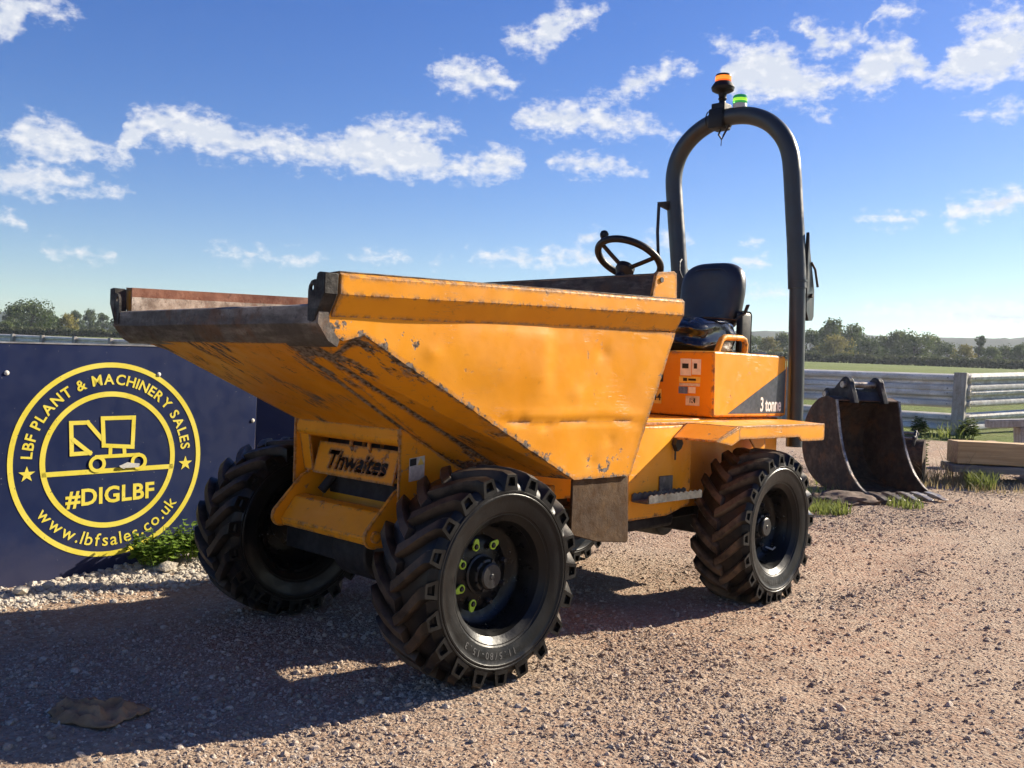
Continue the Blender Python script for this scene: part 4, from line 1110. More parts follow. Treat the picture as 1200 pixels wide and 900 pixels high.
# gas strut on the far leg
part('lock_rod', tube([(-2.845, -.515, 2.40), (-2.82, -.50, 2.2), (-2.79, -.455, 1.90)], .011, 10), 'black_metal', roll_bar)
part('rod_bracket', slab([(-2.93, -.50, 2.43), (-2.83, -.52, 2.41), (-2.85, -.52, 2.385), (-2.93, -.50, 2.365)], .02, (0, 1, 0)), 'black_metal', roll_bar)
part('rod_socket', tube([(-2.79, -.455, 1.92), (-2.785, -.45, 1.86)], .02, 10), 'black_metal', roll_bar)
part('cable', tube([(-2.93, -.37, 2.02), (-2.86, -.34, 1.99), (-2.83, -.32, 1.93), (-2.84, -.30, 1.88)], .007, 8), 'black_ink', roll_bar)
# beacons on the arch
ab = REAR
bz = 3.012; by = -.128
bm = bmesh.new(); add_box(bm, (XR - .05, by - .055, 2.965), (XR + .05, by + .045, 3.055)); add_tube(bm, [(XR, by, 3.04), (XR, by, 3.09)], .022, 12)
beacon = part('amber_beacon', bm, 'plastic', rear=True, bevel=.006)
part('beacon_stem', lathe([(3.05 - 0, .030), (3.075, .020), (3.09, .030), (3.10, .024), (3.125, .030), (3.135, .055), (3.145, .072), (3.165, .078), (3.180, .070), (3.20, .056)], 28, 'Z', (XR, by, 0)), 'plastic', beacon)
part('beacon_lens', lathe([(3.198, .050), (3.204, .054), (3.212, .054)], 28, 'Z', (XR, by, 0)), 'amber', beacon)
part('beacon_glow_band', lathe([(3.212, .053), (3.218, .0545), (3.236, .0535), (3.240, .050)], 28, 'Z', (XR, by, 0)), 'amber_band', beacon)
part('beacon_cap', lathe([(3.238, .053), (3.248, .052), (3.254, .045), (3.256, 0)], 28, 'Z', (XR, by, 0)), 'plastic', beacon)
for dy in (-.085, .045):
    part('strap', tube([(XR + .063 * math.cos(t), by + dy, 2.953 + .066 * math.sin(t)) for t in np.linspace(0, 2 * math.pi, 20, endpoint=False)], .004, 6, True), 'plastic', beacon)
part('mount_block', blob_box((XR - .062, by - .07, 2.885), (XR + .062, by + .04, 3.02), .012, 2), 'plastic', beacon)
part('cable_tie', tube([(XR, by - .005, 2.885), (XR + .01, by - .012, 2.85), (XR + .005, by + .01, 2.815), (XR, by + .02, 2.845), (XR + .02, by + .07, 2.90)], .007, 8), 'black_ink', beacon)
part('cable_end', tube([(XR, by + .005, 2.82), (XR, by + .003, 2.775)], .003, 6), 'black_ink', beacon)
gy = .005
gb = part('green_beacon', lathe([(3.005, 0.0447), (3.03, 0.0464), (3.036, 0.0447)], 24, 'Z', (XR, gy, 0), caps=True), 'grey_plastic', rear=True)
part('beacon_lens', lathe([(3.036, 0.0447), (3.040, 0.0473), (3.050, 0.0482)], 24, 'Z', (XR, gy, 0)), 'green_lens', gb)
part('beacon_glow_band', lathe([(3.0505, 0.0477), (3.070, 0.0469)], 24, 'Z', (XR, gy, 0)), 'green_highlight', gb)
part('beacon_cap', lathe([(3.0705, 0.0473), (3.085, 0.0456), (3.092, 0.0387), (3.093, 0)], 24, 'Z', (XR, gy, 0)), 'green_lens', gb)

# ================================================================== navy sign board
A0 = Vector((.9545, -1.7965, 0)); ang = R(181); TU = Vector((math.cos(ang), math.sin(ang), 0)); NB_ = Vector((-TU.y, TU.x, 0)) * -1
def bp(u, z, n=0.): return A0 + TU * u + NB_ * n + Vector((0, 0, z))
board = empty('sign_board', (A0.x, A0.y, 0)); tag(board, 'navy hoarding board with round yellow dealer logo', 'sign board')
def bpart(name, bm, mat, **kw):
    o = mkobj(name, bm, mat, board, **kw); o.matrix_parent_inverse = Matrix.Translation((-A0.x, -A0.y, 0)); return o
def top_z(u): return 1.248 + .0235 * u
bm = bmesh.new()
pts = [(-1.6, -.10), (1.422, -.05), (1.428, top_z(1.42)), (-1.6, top_z(-1.6))]
add_prism(bm, pts, lambda p, t: bp(p[0], p[1], t), -.018, 0.)
bpart('board_panel', bm, 'board', bevel=.002)
bm = prism([(-1.6, top_z(-1.6) + .0005), (1.428, top_z(1.42) + .0005), (1.428, top_z(1.42) + .008), (-1.6, top_z(-1.6) + .008)], lambda p, t: bp(p[0], p[1], t), -.022, .003); bpart('top_trim', bm, 'alu')
for u, z in ((-.002, 1.098), (.798, 1.110), (1.405, .846), (1.39, 1.20), (1.40, .30)):
    bm = bmesh.new(); add_lathe(bm, [(0, .013), (.003, .012), (.006, .006), (.0065, 0)], 12, 'Y')
    for v in bm.verts: v.co = bp(u + v.co.x, z + v.co.z, v.co.y + .0002)
    bpart('screw', bm, 'white_dirty')
# logo
LC = (.540, .642); LR = R(1.3)
def lp(x, z, n=.0016):
    c, s = math.cos(LR), math.sin(LR); return bp(LC[0] + x * c - z * s, LC[1] + x * s + z * c, n)
def ring(r0, r1, seg=96):
    bm = bmesh.new(); V = []
    for k in range(seg):
        t = 2 * math.pi * k / seg; V.append([bm.verts.new(lp(r * math.cos(t), r * math.sin(t))) for r in (r0, r1)])
    for k in range(seg): bm.faces.new((V[k][0], V[k][1], V[(k + 1) % seg][1], V[(k + 1) % seg][0]))
    return bm
bpart('outer_ring', ring(.500, .527), 'vinyl', smooth=None); bpart('inner_ring', ring(.342, .370), 'vinyl', smooth=None)
def strokes(lines, w, closed=False):
    bm = bmesh.new()
    for a, b in lines:
        a = Vector(a); b = Vector(b); d_ = (b - a).normalized(); n_ = Vector((-d_.y, d_.x)) * w / 2; a2 = a - d_ * w / 2; b2 = b + d_ * w / 2
        zoff = .0016 + .0003 * (len(bm.faces) % 9)
        bm.faces.new([bm.verts.new(lp(q.x, q.y, zoff)) for q in (a2 + n_, b2 + n_, b2 - n_, a2 - n_)])
    return bm
def poly(pts): return list(zip(pts, pts[1:] + pts[:1]))
bpart('base_line', strokes([((-.346, -.060), (.346, -.060))], .026), 'vinyl', smooth=None)
bpart('digger_cab', strokes(poly([(-.045, .225), (.128, .225), (.122, .063), (-.038, .078)]), .022), 'vinyl', smooth=None)
bpart('digger_arm', strokes([((-.212, .205), (-.125, .205)), ((-.125, .205), (-.045, .110)), ((-.212, .205), (-.207, .040)), ((-.207, .040), (-.112, .042)), ((-.112, .042), (-.195, .112))], .022), 'vinyl', smooth=None)
bpart('digger_body', strokes([((.0, .07), (-.002, .022)), ((.075, .063), (.078, .022)), ((-.075, .018), (.155, .018))], .020), 'vinyl', smooth=None)
for cx_ in (-.072, .158):
    bm = bmesh.new(); V = []
    for k in range(32):
        t = 2 * math.pi * k / 32; V.append([bm.verts.new(lp(cx_ + r * math.cos(t), -.020 + r * math.sin(t), .0045)) for r in (.027, .046)])
    for k in range(32): bm.faces.new((V[k][0], V[k][1], V[(k + 1) % 32][1], V[(k + 1) % 32][0]))
    bpart('digger_wheel', bm, 'vinyl', smooth=None)
for sx_, sz_ in ((-.432, -.052), (.435, -.048)):
    bm = bmesh.new(); V = [bm.verts.new(lp(sx_ + (.043 if k % 2 == 0 else .017) * math.sin(k * math.pi / 5), sz_ + (.043 if k % 2 == 0 else .017) * math.cos(k * math.pi / 5))) for k in range(10)]
    bm.faces.new(V); bpart('star', bm, 'vinyl', smooth=None)
def arc_text(s, rad, a_mid, size, bold, track, bottom=False, kx=1.0):
    bm = bmesh.new(); adv = []
    for ch in s:
        if ch == ' ': adv.append((None, size * .30, 0, 0)); continue
        me = text_mesh(ch, size, bold, align='LEFT'); xs_ = [v.co.x for v in me.vertices]; adv.append((me, (max(xs_) - min(xs_)) * kx + track, min(xs_), max(xs_)))
    tot = sum(a[1] for a in adv); pos = -tot / 2
    for me, w, x0, x1 in adv:
        mid = pos + w / 2
        th = a_mid - mid / rad if not bottom else a_mid + mid / rad
        c, s_ = math.cos(th), math.sin(th)
        if me:
            def fn(co):
                lx = (co.x - (x0 + x1) / 2) * kx; ly = co.y
                if not bottom: return lp((rad + ly) * c + lx * s_, (rad + ly) * s_ - lx * c)
                return lp((rad - ly) * c - lx * s_, (rad - ly) * s_ + lx * c)
            add_mesh(bm, me, fn); bpy.data.meshes.remove(me)
        pos += w
    return bm
bpart('upper_lettering', arc_text('LBF PLANT & MACHINERY SALES', .409, R(90.5), .078, .0018, .0062), 'vinyl', smooth=None)
bpart('web_address', arc_text('www.lbfsales.co.uk', .468, R(-90), .096, .0008, .0150, True), 'vinyl', smooth=None)
me = text_mesh('#DIGLBF', .122, .0035, 1.04); bm = bmesh.new(); add_mesh(bm, me, lambda c: lp(c.x + .008, c.y - .232 + .025 * c.x)); bpart('hashtag_lettering', bm, 'vinyl', smooth=None)
bm = bmesh.new()   # torn vinyl flap by the digger's wheel
rr = random.Random(5)
V = [bm.verts.new(lp(.10 + .07 * math.cos(t) * rr.uniform(.6, 1), -.040 + .020 * math.sin(t) * rr.uniform(.5, 1.1), .008 + rr.uniform(0, .006))) for t in np.linspace(0, 2 * math.pi, 11, endpoint=False)]
bm.faces.new(V); bpart('torn_patch', bm, 'white_vinyl')
# second panel, turned away behind the skip
p2 = empty('hoarding_panel', tuple(bp(1.44, 0))); tag(p2, 'dark navy hoarding panel in shade between the logo board and the skip', 'panel')
a2 = R(166); T2 = Vector((math.cos(a2), math.sin(a2), 0)); N2 = Vector((T2.y, -T2.x, 0))
bm = prism([(0, -.05), (1.15, -.05), (1.15, 1.25), (0, 1.25)], lambda p, t: T2 * p[0] + N2 * (t - .03) + Vector((0, 0, p[1])), -.018, 0.)
o = mkobj('panel_sheet', bm, 'board', p2, bevel=.002)
bm = prism([(0, 1.2505), (1.15, 1.2505), (1.15, 1.258), (0, 1.258)], lambda p, t: T2 * p[0] + N2 * (t - .03) + Vector((0, 0, p[1])), -.020, .002); mkobj('top_trim', bm, 'alu', p2)

# ================================================================== crash barrier
WB = [(-.155, 0), (-.143, .050), (-.118, .080), (-.078, .082), (-.046, .070), (-.020, .006), (.020, .006), (.030, .050), (.052, .078), (.092, .082), (.125, .068), (.155, .0)]
def barrier(name, label, pts, heights, posts):
    root = empty(name, (*pts[0][:2], gz(*pts[0][:2]))); tag(root, label, 'barrier', 'steel crash barriers round the yard')
    inv = Matrix.Translation(-root.location)
    for a, b in zip(pts[:-1], pts[1:]):
        a2 = Vector((*a, 0)); b2 = Vector((*b, 0)); d_ = (b2 - a2).normalized(); nrm = Vector((-d_.y, d_.x, 0))
        if nrm.dot(Vector((2.6, 3.4, 0)) - a2) < 0: nrm = -nrm
        for h in heights:
            rings = []
            for q, ext in ((a2, -.16), (b2, .16)):
                base = q + d_ * ext; zz = gz(q.x, q.y) + h
                off = .0 if ext < 0 else .006
                rings.append([base + nrm * (dd - .16 + off) + Vector((0, 0, zz + z)) for z, dd in WB] + [base + nrm * (dd - .164 + off) + Vector((0, 0, zz + z)) for z, dd in WB[::-1]])
            bm = bmesh.new(); add_loft(bm, rings); o = mkobj('rail', bm, 'galv', root, smooth=25); o.matrix_parent_inverse = inv
            for e_ in (.10, .20):
                c = a2 + d_ * e_; zz = gz(a2.x, a2.y) + h
                for zo in (-.09, .09):
                    bm = bmesh.new(); add_tube(bm, [c + nrm * (-.08) + Vector((0, 0, zz + zo)), c + nrm * (-.066) + Vector((0, 0, zz + zo))], .014, 6); o = mkobj('bolt', bm, 'post', root); o.matrix_parent_inverse = inv
    for (x, y, h) in posts:
        i_ = min(range(len(pts)), key=lambda j: math.dist(pts[j], (x, y))); j_ = min(i_, len(pts) - 2)
        d_ = (Vector(pts[j_ + 1]) - Vector(pts[j_])).normalized(); n_ = Vector((-d_.y, d_.x)); 
        if n_.dot(Vector((2.6 - x, 3.4 - y))) < 0: n_ = -n_
        bm = bmesh.new(); g = gz(x, y); c = Vector((x, y))
        A = []; 
        for zz, lean in ((g - .25, 0.), (g + h, .035)):
            ring_ = []
            for u, v in ((-.10, -.06), (.10, -.06), (.10, .06), (-.10, .06)):
                q = c + d_ * (u - lean) + n_ * (v - .005); ring_.append((q.x, q.y, zz))
            A.append(ring_)
        add_loft(bm, A); o = mkobj('post', bm, 'post', root, bevel=.012); o.matrix_parent_inverse = inv
FPOST = (-14.05, -2.72)
fl = [FPOST]
for k in range(1, 16): fl.append((-14.05 + .055 * k * 3.0, -2.72 - 3.0 * k))
barrier('crash_barrier', 'three-rail galvanised crash barrier running behind the excavator bucket', fl, (.86, .60, .20), [(*p, 1.04) for p in fl])
fr = [(-14.18, -2.55), (-17.6, -1.75), (-21.0, -.95), (-24.4, -.15)]
barrier('crash_barrier', 'three-rail galvanised crash barrier leading away right of the thick corner post', fr, (.86, .60, .20), [(*p, 1.0) for p in fr[1:]])

# ================================================================== excavator buckets
def make_bucket(loc, rz, k, label, rx=0.):
    root = empty('excavator_bucket', loc, rz); root.scale = (k, k, k); tag(root, label, 'bucket', 'excavator buckets by the barrier')
    W = .40
    mouth = [(-.02, .93), (.01, .80), (.05, .62), (.12, .42), (.24, .22), (.40, .08), (.56, .015)]
    back = [(.40, -.005), (.10, -.01), (-.20, .02), (-.42, .14), (-.55, .34), (-.56, .58), (-.46, .80), (-.30, .93), (-.14, .965)]
    mouth = dense(mouth, 3); back = dense(back, 3)
    def YZf(p, t): return (t, -p[0], p[1])     # mouth opens to -Y
    for s in (-1, 1):
        a, b = (s * W, s * (W - .022)) if s > 0 else (s * W, s * (W - .022))
        pl = mkobj('side_plate', prism(mouth + back, YZf, a, b), 'bucket', root, bevel=.004)
        ed = bmesh.new(); rings = []
        for (yy, zz) in mouth: rings.append([(s * W + dx, -(yy + dy), zz + .002) for dx, dy in ((-.013 * s - .012, .002), (-.013 * s + .012, .002), (-.013 * s + .012, .020), (-.013 * s - .012, .020))])
        add_loft(ed, rings); mkobj('side_cutter', ed, 'bright_edge', root)
    shell = bmesh.new(); sp = [(.50, .0)] + back + [(-.02, .93)]
    rings = [[(x, -p[0], p[1]) for p in sp] + [(x, -(p[0] + (.02 if p[0] < -.1 else 0)), p[1] + .02 * (1 if p[1] < .3 else -.6)) for p in sp[::-1]] for x in (-W + .001, W - .001)]
    add_loft(shell, rings); mkobj('shell', shell, 'bucket', root, smooth=40)
    mkobj('lip', box((-W, -.58, .0), (W, -.42, .022)), 'bright_edge', root, bevel=.004)
    for j in range(5):
        x = -W + .06 + j * (2 * W - .12) / 4
        bm = bmesh.new(); add_loft(bm, [[(x - .045, -.52, -.004), (x + .045, -.52, -.004), (x + .045, -.52, .046), (x - .045, -.52, .046)], [(x - .040, -.66, -.006), (x + .040, -.66, -.006), (x + .040, -.66, .030), (x - .040, -.66, .030)], [(x - .032, -.78, -.014), (x + .032, -.78, -.014), (x + .032, -.78, -.004), (x - .032, -.78, -.004)]])
        mkobj('tooth', bm, 'bright_edge', root, bevel=.003)
    for s in (-1, 1):
        ear = [(.05, .90), (.00, 1.02)] + [(-.12 + .085 * math.cos(t), 1.09 + .085 * math.sin(t)) for t in np.linspace(R(0), R(130), 8)] + [(-.30, 1.05)] + [(-.42 + .07 * math.cos(t), .98 + .07 * math.sin(t)) for t in np.linspace(R(60), R(190), 6)] + [(-.50, .80), (-.30, .90)]
        mkobj('ear', prism(ear, YZf, s * .155, s * .215), 'bucket_black', root, bevel=.008)
    for yy, zz in ((-.12, 1.09), (-.42, .98)):
        mkobj('pin', tube([(-.25, -yy, zz), (.25, -yy, zz)], .034, 16), 'bright_edge', root)
    mkobj('hitch_plate', slab([(-.21, .0, .93), (.21, .0, .93), (.21, .06, 1.02), (-.21, .06, 1.02)], .03, (0, 1, 0)), 'bucket_black', root)
    return root
rt = math.atan2(_r.y, _r.x)                        # yard direction that runs left to right past the machine
bx_, by_ = -6.72, -.86
make_bucket((bx_, by_, gz(bx_, by_) + .02), rt - R(172) + math.pi + R(10), .95, 'large rusty toothed excavator bucket standing upright by the barrier')
b2x, b2y = -7.98, -.98
make_bucket((b2x, b2y, gz(b2x, b2y) + .0), rt + R(150), .46, 'small rusty excavator bucket behind the large one, round back showing')
# soil heap under the teeth
bm = bmesh.new(); bmesh.ops.create_icosphere(bm, subdivisions=4, radius=1)
for v in bm.verts: v.co *= 1 + .22 * mnoise.noise(v.co * 2.2) + .10 * mnoise.noise(v.co * 6) + .05 * mnoise.noise(v.co * 15)
for v in bm.verts: v.co = Vector((v.co.x * .36, v.co.y * .26, v.co.z * .085 + .018 * mnoise.noise(v.co * 9) + .012 * mnoise.noise(v.co * 21)))
o = mkobj('soil_heap', bm, 'soil', smooth=60); hx, hy = -6.02, -.72; o.location = (hx, hy, gz(hx, hy)); o.rotation_euler = (0, 0, rt); tag(o, 'low heap of dark soil in front of the large bucket', 'soil heap')

# ================================================================== timber stack
def timber(c, length, w, h, rz, z, mat, label, seed):
    bm = bmesh.new(); rings = []; rr = random.Random(seed)
    for k in range(9):
        x = -length / 2 + length * k / 8; a, b = rr.uniform(-.004, .004), rr.uniform(-.004, .004)
        rings.append([(x, -w / 2 + a, b), (x, w / 2 + a, b), (x, w / 2 + a, h + b), (x, -w / 2 + a, h + b)])
    add_loft(bm, rings); o = mkobj('timber_beam', bm, mat, bevel=.006); o.location = (c[0], c[1], z); o.rotation_euler = (0, 0, rz); tag(o, label, 'timber', 'timbers stacked by the barrier'); return o
tz = gz(-8.4, -.6); TR = rt - R(6)
cx0, cy0 = -8.40, -.57
def off(a, b): return (cx0 + math.cos(TR) * a - math.sin(TR) * b, cy0 + math.sin(TR) * a + math.cos(TR) * b)
timber(off(.20, .0), .16, .75, .10, TR, tz, 'timber_grey', 'short grey bearer under the left end of the timber stack', 1)
timber(off(.85, .0), .16, .75, .10, TR, tz, 'timber_grey', 'short grey bearer under the middle of the timber stack', 2)
timber(off(.68, -.22), 1.75, .20, .075, TR, tz + .102, 'timber_grey', 'weathered grey plank at the front, under the pale beam', 3)
timber(off(.75, .06), 1.80, .26, .085, TR, tz + .102, 'timber_grey', 'weathered grey plank lying behind the front plank of the stack', 4)
timber(off(.75, -.10), 1.75, .34, .235, TR, tz + .190, 'timber', 'thick pale sawn beam on top of the timber stack', 5)
for i, (a, b, s, lab) in enumerate(((1.02, -.62, .13, 'pale concrete lump on the gravel in front of the timber stack'), (.85, -.52, .08, 'small concrete lump between the grass and the pale lump'))):
    x, y = off(a, b); o = mkobj('concrete_lump', stone_mesh(950 + i, .7), 'concrete', bevel=.0); o.location = (x, y, gz(x, y) + s * .4); o.scale = (s * 1.3, s, s); tag(o, lab, 'concrete')
# cut barrier end resting behind the timber
bm = box((-.30, -.10, .0), (.35, .10, .10)); add_box(bm, (.05, -.12, -.48), (.20, .12, -.002)); x, y = off(1.15, 1.6)
o = mkobj('barrier_offcut', bm, 'post', bevel=.012); o.location = (x, y, gz(x, y) + .46); o.rotation_euler = (0, R(-4), TR); tag(o, 'grey concrete offcut on a stub behind the timber stack', 'offcut')

# ================================================================== vegetation
def blade_tuft(n, h, spread, seed, wid=.006):
    rr = random.Random(seed); bm = bmesh.new()
    for _ in range(n):
        a = rr.uniform(0, 6.28); r0 = spread * math.sqrt(rr.random()); x, y = r0 * math.cos(a), r0 * math.sin(a); hh = h * rr.uniform(.45, 1.1); ba = rr.uniform(0, 6.28); bend = rr.uniform(.15, .75) * hh
        w = wid * rr.uniform(.6, 1.3); dx, dy = math.cos(ba), math.sin(ba); pv = None
        for t in (0, .4, .75, 1.0):
            cx_ = x + dx * bend * t * t; cy_ = y + dy * bend * t * t; cz = hh * (t - .18 * t * t); ww = w * (1 - t * .92)
            cur = (bm.verts.new((cx_ - dy * ww, cy_ + dx * ww, cz)), bm.verts.new((cx_ + dy * ww, cy_ - dx * ww, cz)))
            if pv: bm.faces.new((pv[0], pv[1], cur[1], cur[0]))
            pv = cur
    return bm
def tuft(x, y, n, h, sp, mat, label, seed, wid=.006):
    o = mkobj('grass_tuft', blade_tuft(n, h, sp, seed, wid), mat, smooth=180); o.location = (x, y, gz(x, y) - .01); tag(o, label, 'grass')
tuft(-7.85, -.16, 300, .24, .14, 'grass', 'bright green grass tuft in front of the timber stack', 1)
tuft(-7.85, -.55, 90, .30, .20, 'straw', 'dry straw-coloured grass tuft between the small bucket and timber', 2)
tuft(-5.35, -.62, 420, .14, .26, 'grass', 'low green grass patch right behind the rear tyre', 3)
tuft(-6.15, -.22, 130, .13, .16, 'grass', 'sparse green grass under the teeth of the large bucket', 4)
tuft(-8.35, -.55, 90, .55, .20, 'straw', 'tall thin dead stalks rising right of the small bucket', 5, .004)
tuft(-5.9, -1.05, 160, .16, .16, 'grass', 'grass blades at the foot of the large bucket left of its heap', 6)
tuft(-13.3, -2.55, 60, .34, .30, 'grass', 'rough grass at the foot of the corner post', 7, .012)
tuft(-13.2, -3.9, 90, .26, .6, 'grass', 'rough grass under the rails behind the buckets', 8, .012)

o = mkobj('dry_grass', blade_tuft(900, .11, .95, 77, .004), 'straw', smooth=180); o.location = (-8.15, -.45, gz(-8.15, -.45) - .012); o['kind'] = 'stuff'; o['label'] = 'thin dry grass round the buckets and timber'
o = mkobj('verge_grass', blade_tuft(420, .10, .75, 78, .004), 'grass', smooth=180); o.location = (-6.4, -1.55, gz(-6.4, -1.55) - .01); o['kind'] = 'stuff'; o['label'] = 'thin green grass behind the rear tyre and bucket'
def leafy_plant(loc, h, spread, nstem, mat, label, seed, leaf=.035, name='weed'):
    rr = random.Random(seed); root = empty(name, loc); tag(root, label, 'weed')
    st = bmesh.new(); lf = bmesh.new()
    for _ in range(nstem):
        a = rr.uniform(0, 6.28); r1 = spread * math.sqrt(rr.random()); hh = h * rr.uniform(.5, 1.0) * (1 - .35 * r1 / spread)
        p0 = Vector((r1 * .5 * math.cos(a), r1 * .35 * math.sin(a), 0)); p1 = Vector((r1 * math.cos(a), r1 * .6 * math.sin(a), hh)); mid = (p0 + p1) / 2 + Vector((0, 0, hh * .1))
        add_tube(st, [p0, mid, p1], [.004, .003, .0015], 5)
        for k in range(rr.randint(7, 11)):
            t = .25 + .75 * k / 10; c = p0.lerp(mid, t * 2) if t < .5 else mid.lerp(p1, t * 2 - 1)
            b = rr.uniform(0, 6.28); d_ = Vector((math.cos(b), math.sin(b), rr.uniform(-.35, .35))).normalized(); L_ = leaf * rr.uniform(.7, 1.5) * (1.2 - .5 * t); s_ = d_.cross(Vector((0, 0, 1))).normalized() * L_ * .38
            up_ = s_.cross(d_).normalized() * L_ * .12
            v = [lf.verts.new(q) for q in (c, c + d_ * L_ * .35 + s_ + up_, c + d_ * L_ * .75 + s_ * .7, c + d_ * L_, c + d_ * L_ * .75 - s_ * .7, c + d_ * L_ * .35 - s_ + up_)]
            m_ = lf.verts.new(c + d_ * L_ * .5 - up_)
            for i in range(6): lf.faces.new((v[i], v[(i + 1) % 6], m_))
    mkobj('stem', st, mat, root); mkobj('leaves', lf, mat, root, smooth=180)
leafy_plant((.18, -1.70, gz(.18, -1.70)), .24, .18, 46, 'leaf_weed', 'clump of green nettles at the right foot of the navy board', 11, .040)
leafy_plant((-.02, -1.69, gz(-.02, -1.69)), .27, .15, 38, 'leaf_weed', 'leafy green weeds beside the far front tyre under the board', 12, .042)
leafy_plant((-13.55, -2.35, gz(-13.55, -2.35)), .45, .25, 16, 'leaf_mid', 'dock weed growing just right of the corner post', 13, .09)
leafy_plant((-13.55, -3.15, gz(-13.55, -3.15)), .42, .22, 14, 'leaf_mid', 'dock weed growing just left of the corner post', 14, .09)
leafy_plant((-8.35, -.98, gz(-8.35, -.98)), .75, .12, 10, 'leaf_mid', 'tall weed stem between the two buckets', 15, .05)

def tree_mesh(h, w, seed, nleaf, leaf, lumps, dense_=1.0):
    rr = random.Random(seed); cr = bmesh.new(); tk = bmesh.new()
    add_tube(tk, [(0, 0, 0), (rr.uniform(-.1, .1), 0, h * .25), (rr.uniform(-.2, .2), rr.uniform(-.2, .2), h * .55), (0, 0, h * .8)], [h * .035, h * .026, h * .017, h * .006], 8)
    cl = []
    for i in range(lumps):
        t = rr.uniform(.12, .93); ww = w * (.30 + .70 * math.sin(math.pi * min(1, t * .86 + .12)) ) * .5
        a = rr.uniform(0, 6.28); r0 = ww * math.sqrt(rr.random()) * .82
        cl.append((Vector((r0 * math.cos(a), r0 * math.sin(a), h * t)), w * rr.uniform(.11, .20)))
        if i % 3 == 0: add_tube(tk, [(0, 0, h * t * .55), tuple((Vector((0, 0, h * t * .6)) + cl[-1][0]) / 2), tuple(cl[-1][0])], [h * .011, h * .007, h * .003], 5)
    for _ in range(nleaf):
        c, rad = rr.choice(cl); d_ = Vector((rr.gauss(0, 1), rr.gauss(0, 1), rr.gauss(0, 1))).normalized()
        p = c + Vector((d_.x, d_.y, d_.z * .8)) * rad * (rr.random() ** .28) * rr.choice((1, 1, 1, 1.18))
        n_ = (d_ + Vector((rr.gauss(0, .5), rr.gauss(0, .5), rr.gauss(0, .5)))).normalized(); s_ = n_.orthogonal().normalized(); s_.rotate(Matrix.Rotation(rr.uniform(0, 6.28), 3, n_)); q = n_.cross(s_)
        l_ = leaf * rr.uniform(.5, 1.25)
        cr.faces.new([cr.verts.new(p + s_ * l_ * a + q * l_ * b) for a, b in ((-.6, -.1), (0, -.5), (.65, 0), (.1, .5))])
    a = bpy.data.meshes.new('crown'); cr.to_mesh(a); cr.free(); b = bpy.data.meshes.new('trunk'); bmesh.ops.recalc_face_normals(tk, faces=tk.faces[:]); tk.to_mesh(b); tk.free()
    return a, b
TV = [tree_mesh(1.0, 1.05, 31, 2600, .055, 34), tree_mesh(1.0, .85, 32, 2400, .052, 26), tree_mesh(1.0, 1.35, 33, 2800, .055, 38), tree_mesh(1.0, .62, 34, 2000, .05, 22)]
CAMP = Vector((2.62775, 3.46169, 1.20242))
TMAT = {}
def px_left(az): return az > -120
def tree(az, dist, h, wf, var, mat, label):
    x, y = CAMP.x + dist * math.cos(R(az)), CAMP.y + dist * math.sin(R(az))
    root = empty('tree', (x, y, gz(x, y) - .3), R(random.uniform(0, 360))); tag(root, label, 'tree', 'trees on the far side of the field')
    h *= .64 if px_left(az) else .98
    root.scale = (h * wf, h * wf, h)
    for name, me, mt in (('crown', TV[var][0], mat), ('trunk', TV[var][1], 'bark')):
        key = (var, name, mt)
        if key not in TMAT:
            m2 = me.copy(); m2.materials.append(M[mt]); TMAT[key] = m2
        o = bpy.data.objects.new(name, TMAT[key]); COL.objects.link(o); o.parent = root
def az_at(px): return math.degrees(math.atan2(_d.y + _r.y * (px - 600) / 1141.7, _d.x + _r.x * (px - 600) / 1141.7))
ORD = ['first', 'second', 'third', 'fourth', 'fifth', 'sixth', 'seventh', 'eighth', 'ninth', 'tenth', 'eleventh', 'twelfth', 'thirteenth', 'fourteenth', 'fifteenth', 'sixteenth', 'seventeenth', 'eighteenth', 'nineteenth', 'twentieth', 'twenty-first', 'twenty-second', 'twenty-third', 'twenty-fourth']
SHAPE = {0: 'round', 1: 'tall', 2: 'broad', 3: 'slim'}; HUE = {'leaf_dark': 'dark green', 'leaf_mid': 'mid green', 'leaf_yellow': 'yellowing'}
left = [(-20, 215, 8.0, 1.1, 2, 'leaf_dark'), (14, 220, 9.0, 1.05, 0, 'leaf_dark'), (34, 205, 10.2, 1.15, 2, 'leaf_dark'), (52, 225, 8.3, .95, 0, 'leaf_dark'), (6, 190, 3.8, 1.5, 0, 'leaf_mid'), (78, 190, 6.4, 1.0, 0, 'leaf_yellow'), (66, 240, 6.6, 1.0, 1, 'leaf_dark'), (88, 260, 9.6, .8, 1, 'leaf_dark'), (104, 265, 10.0, .8, 0, 'leaf_dark'), (120, 268, 9.3, .9, 1, 'leaf_dark'), (138, 262, 8.6, 1.0, 0, 'leaf_mid'), (160, 268, 8.0, 1.1, 2, 'leaf_dark')]
for i, (px, ds, h, wf, var, mt) in enumerate(sorted(left)):
    tree(az_at(px), ds, h, wf, var, mt, f'{SHAPE[var]} {HUE[mt]} tree, {ORD[i]} from the left above the navy board')
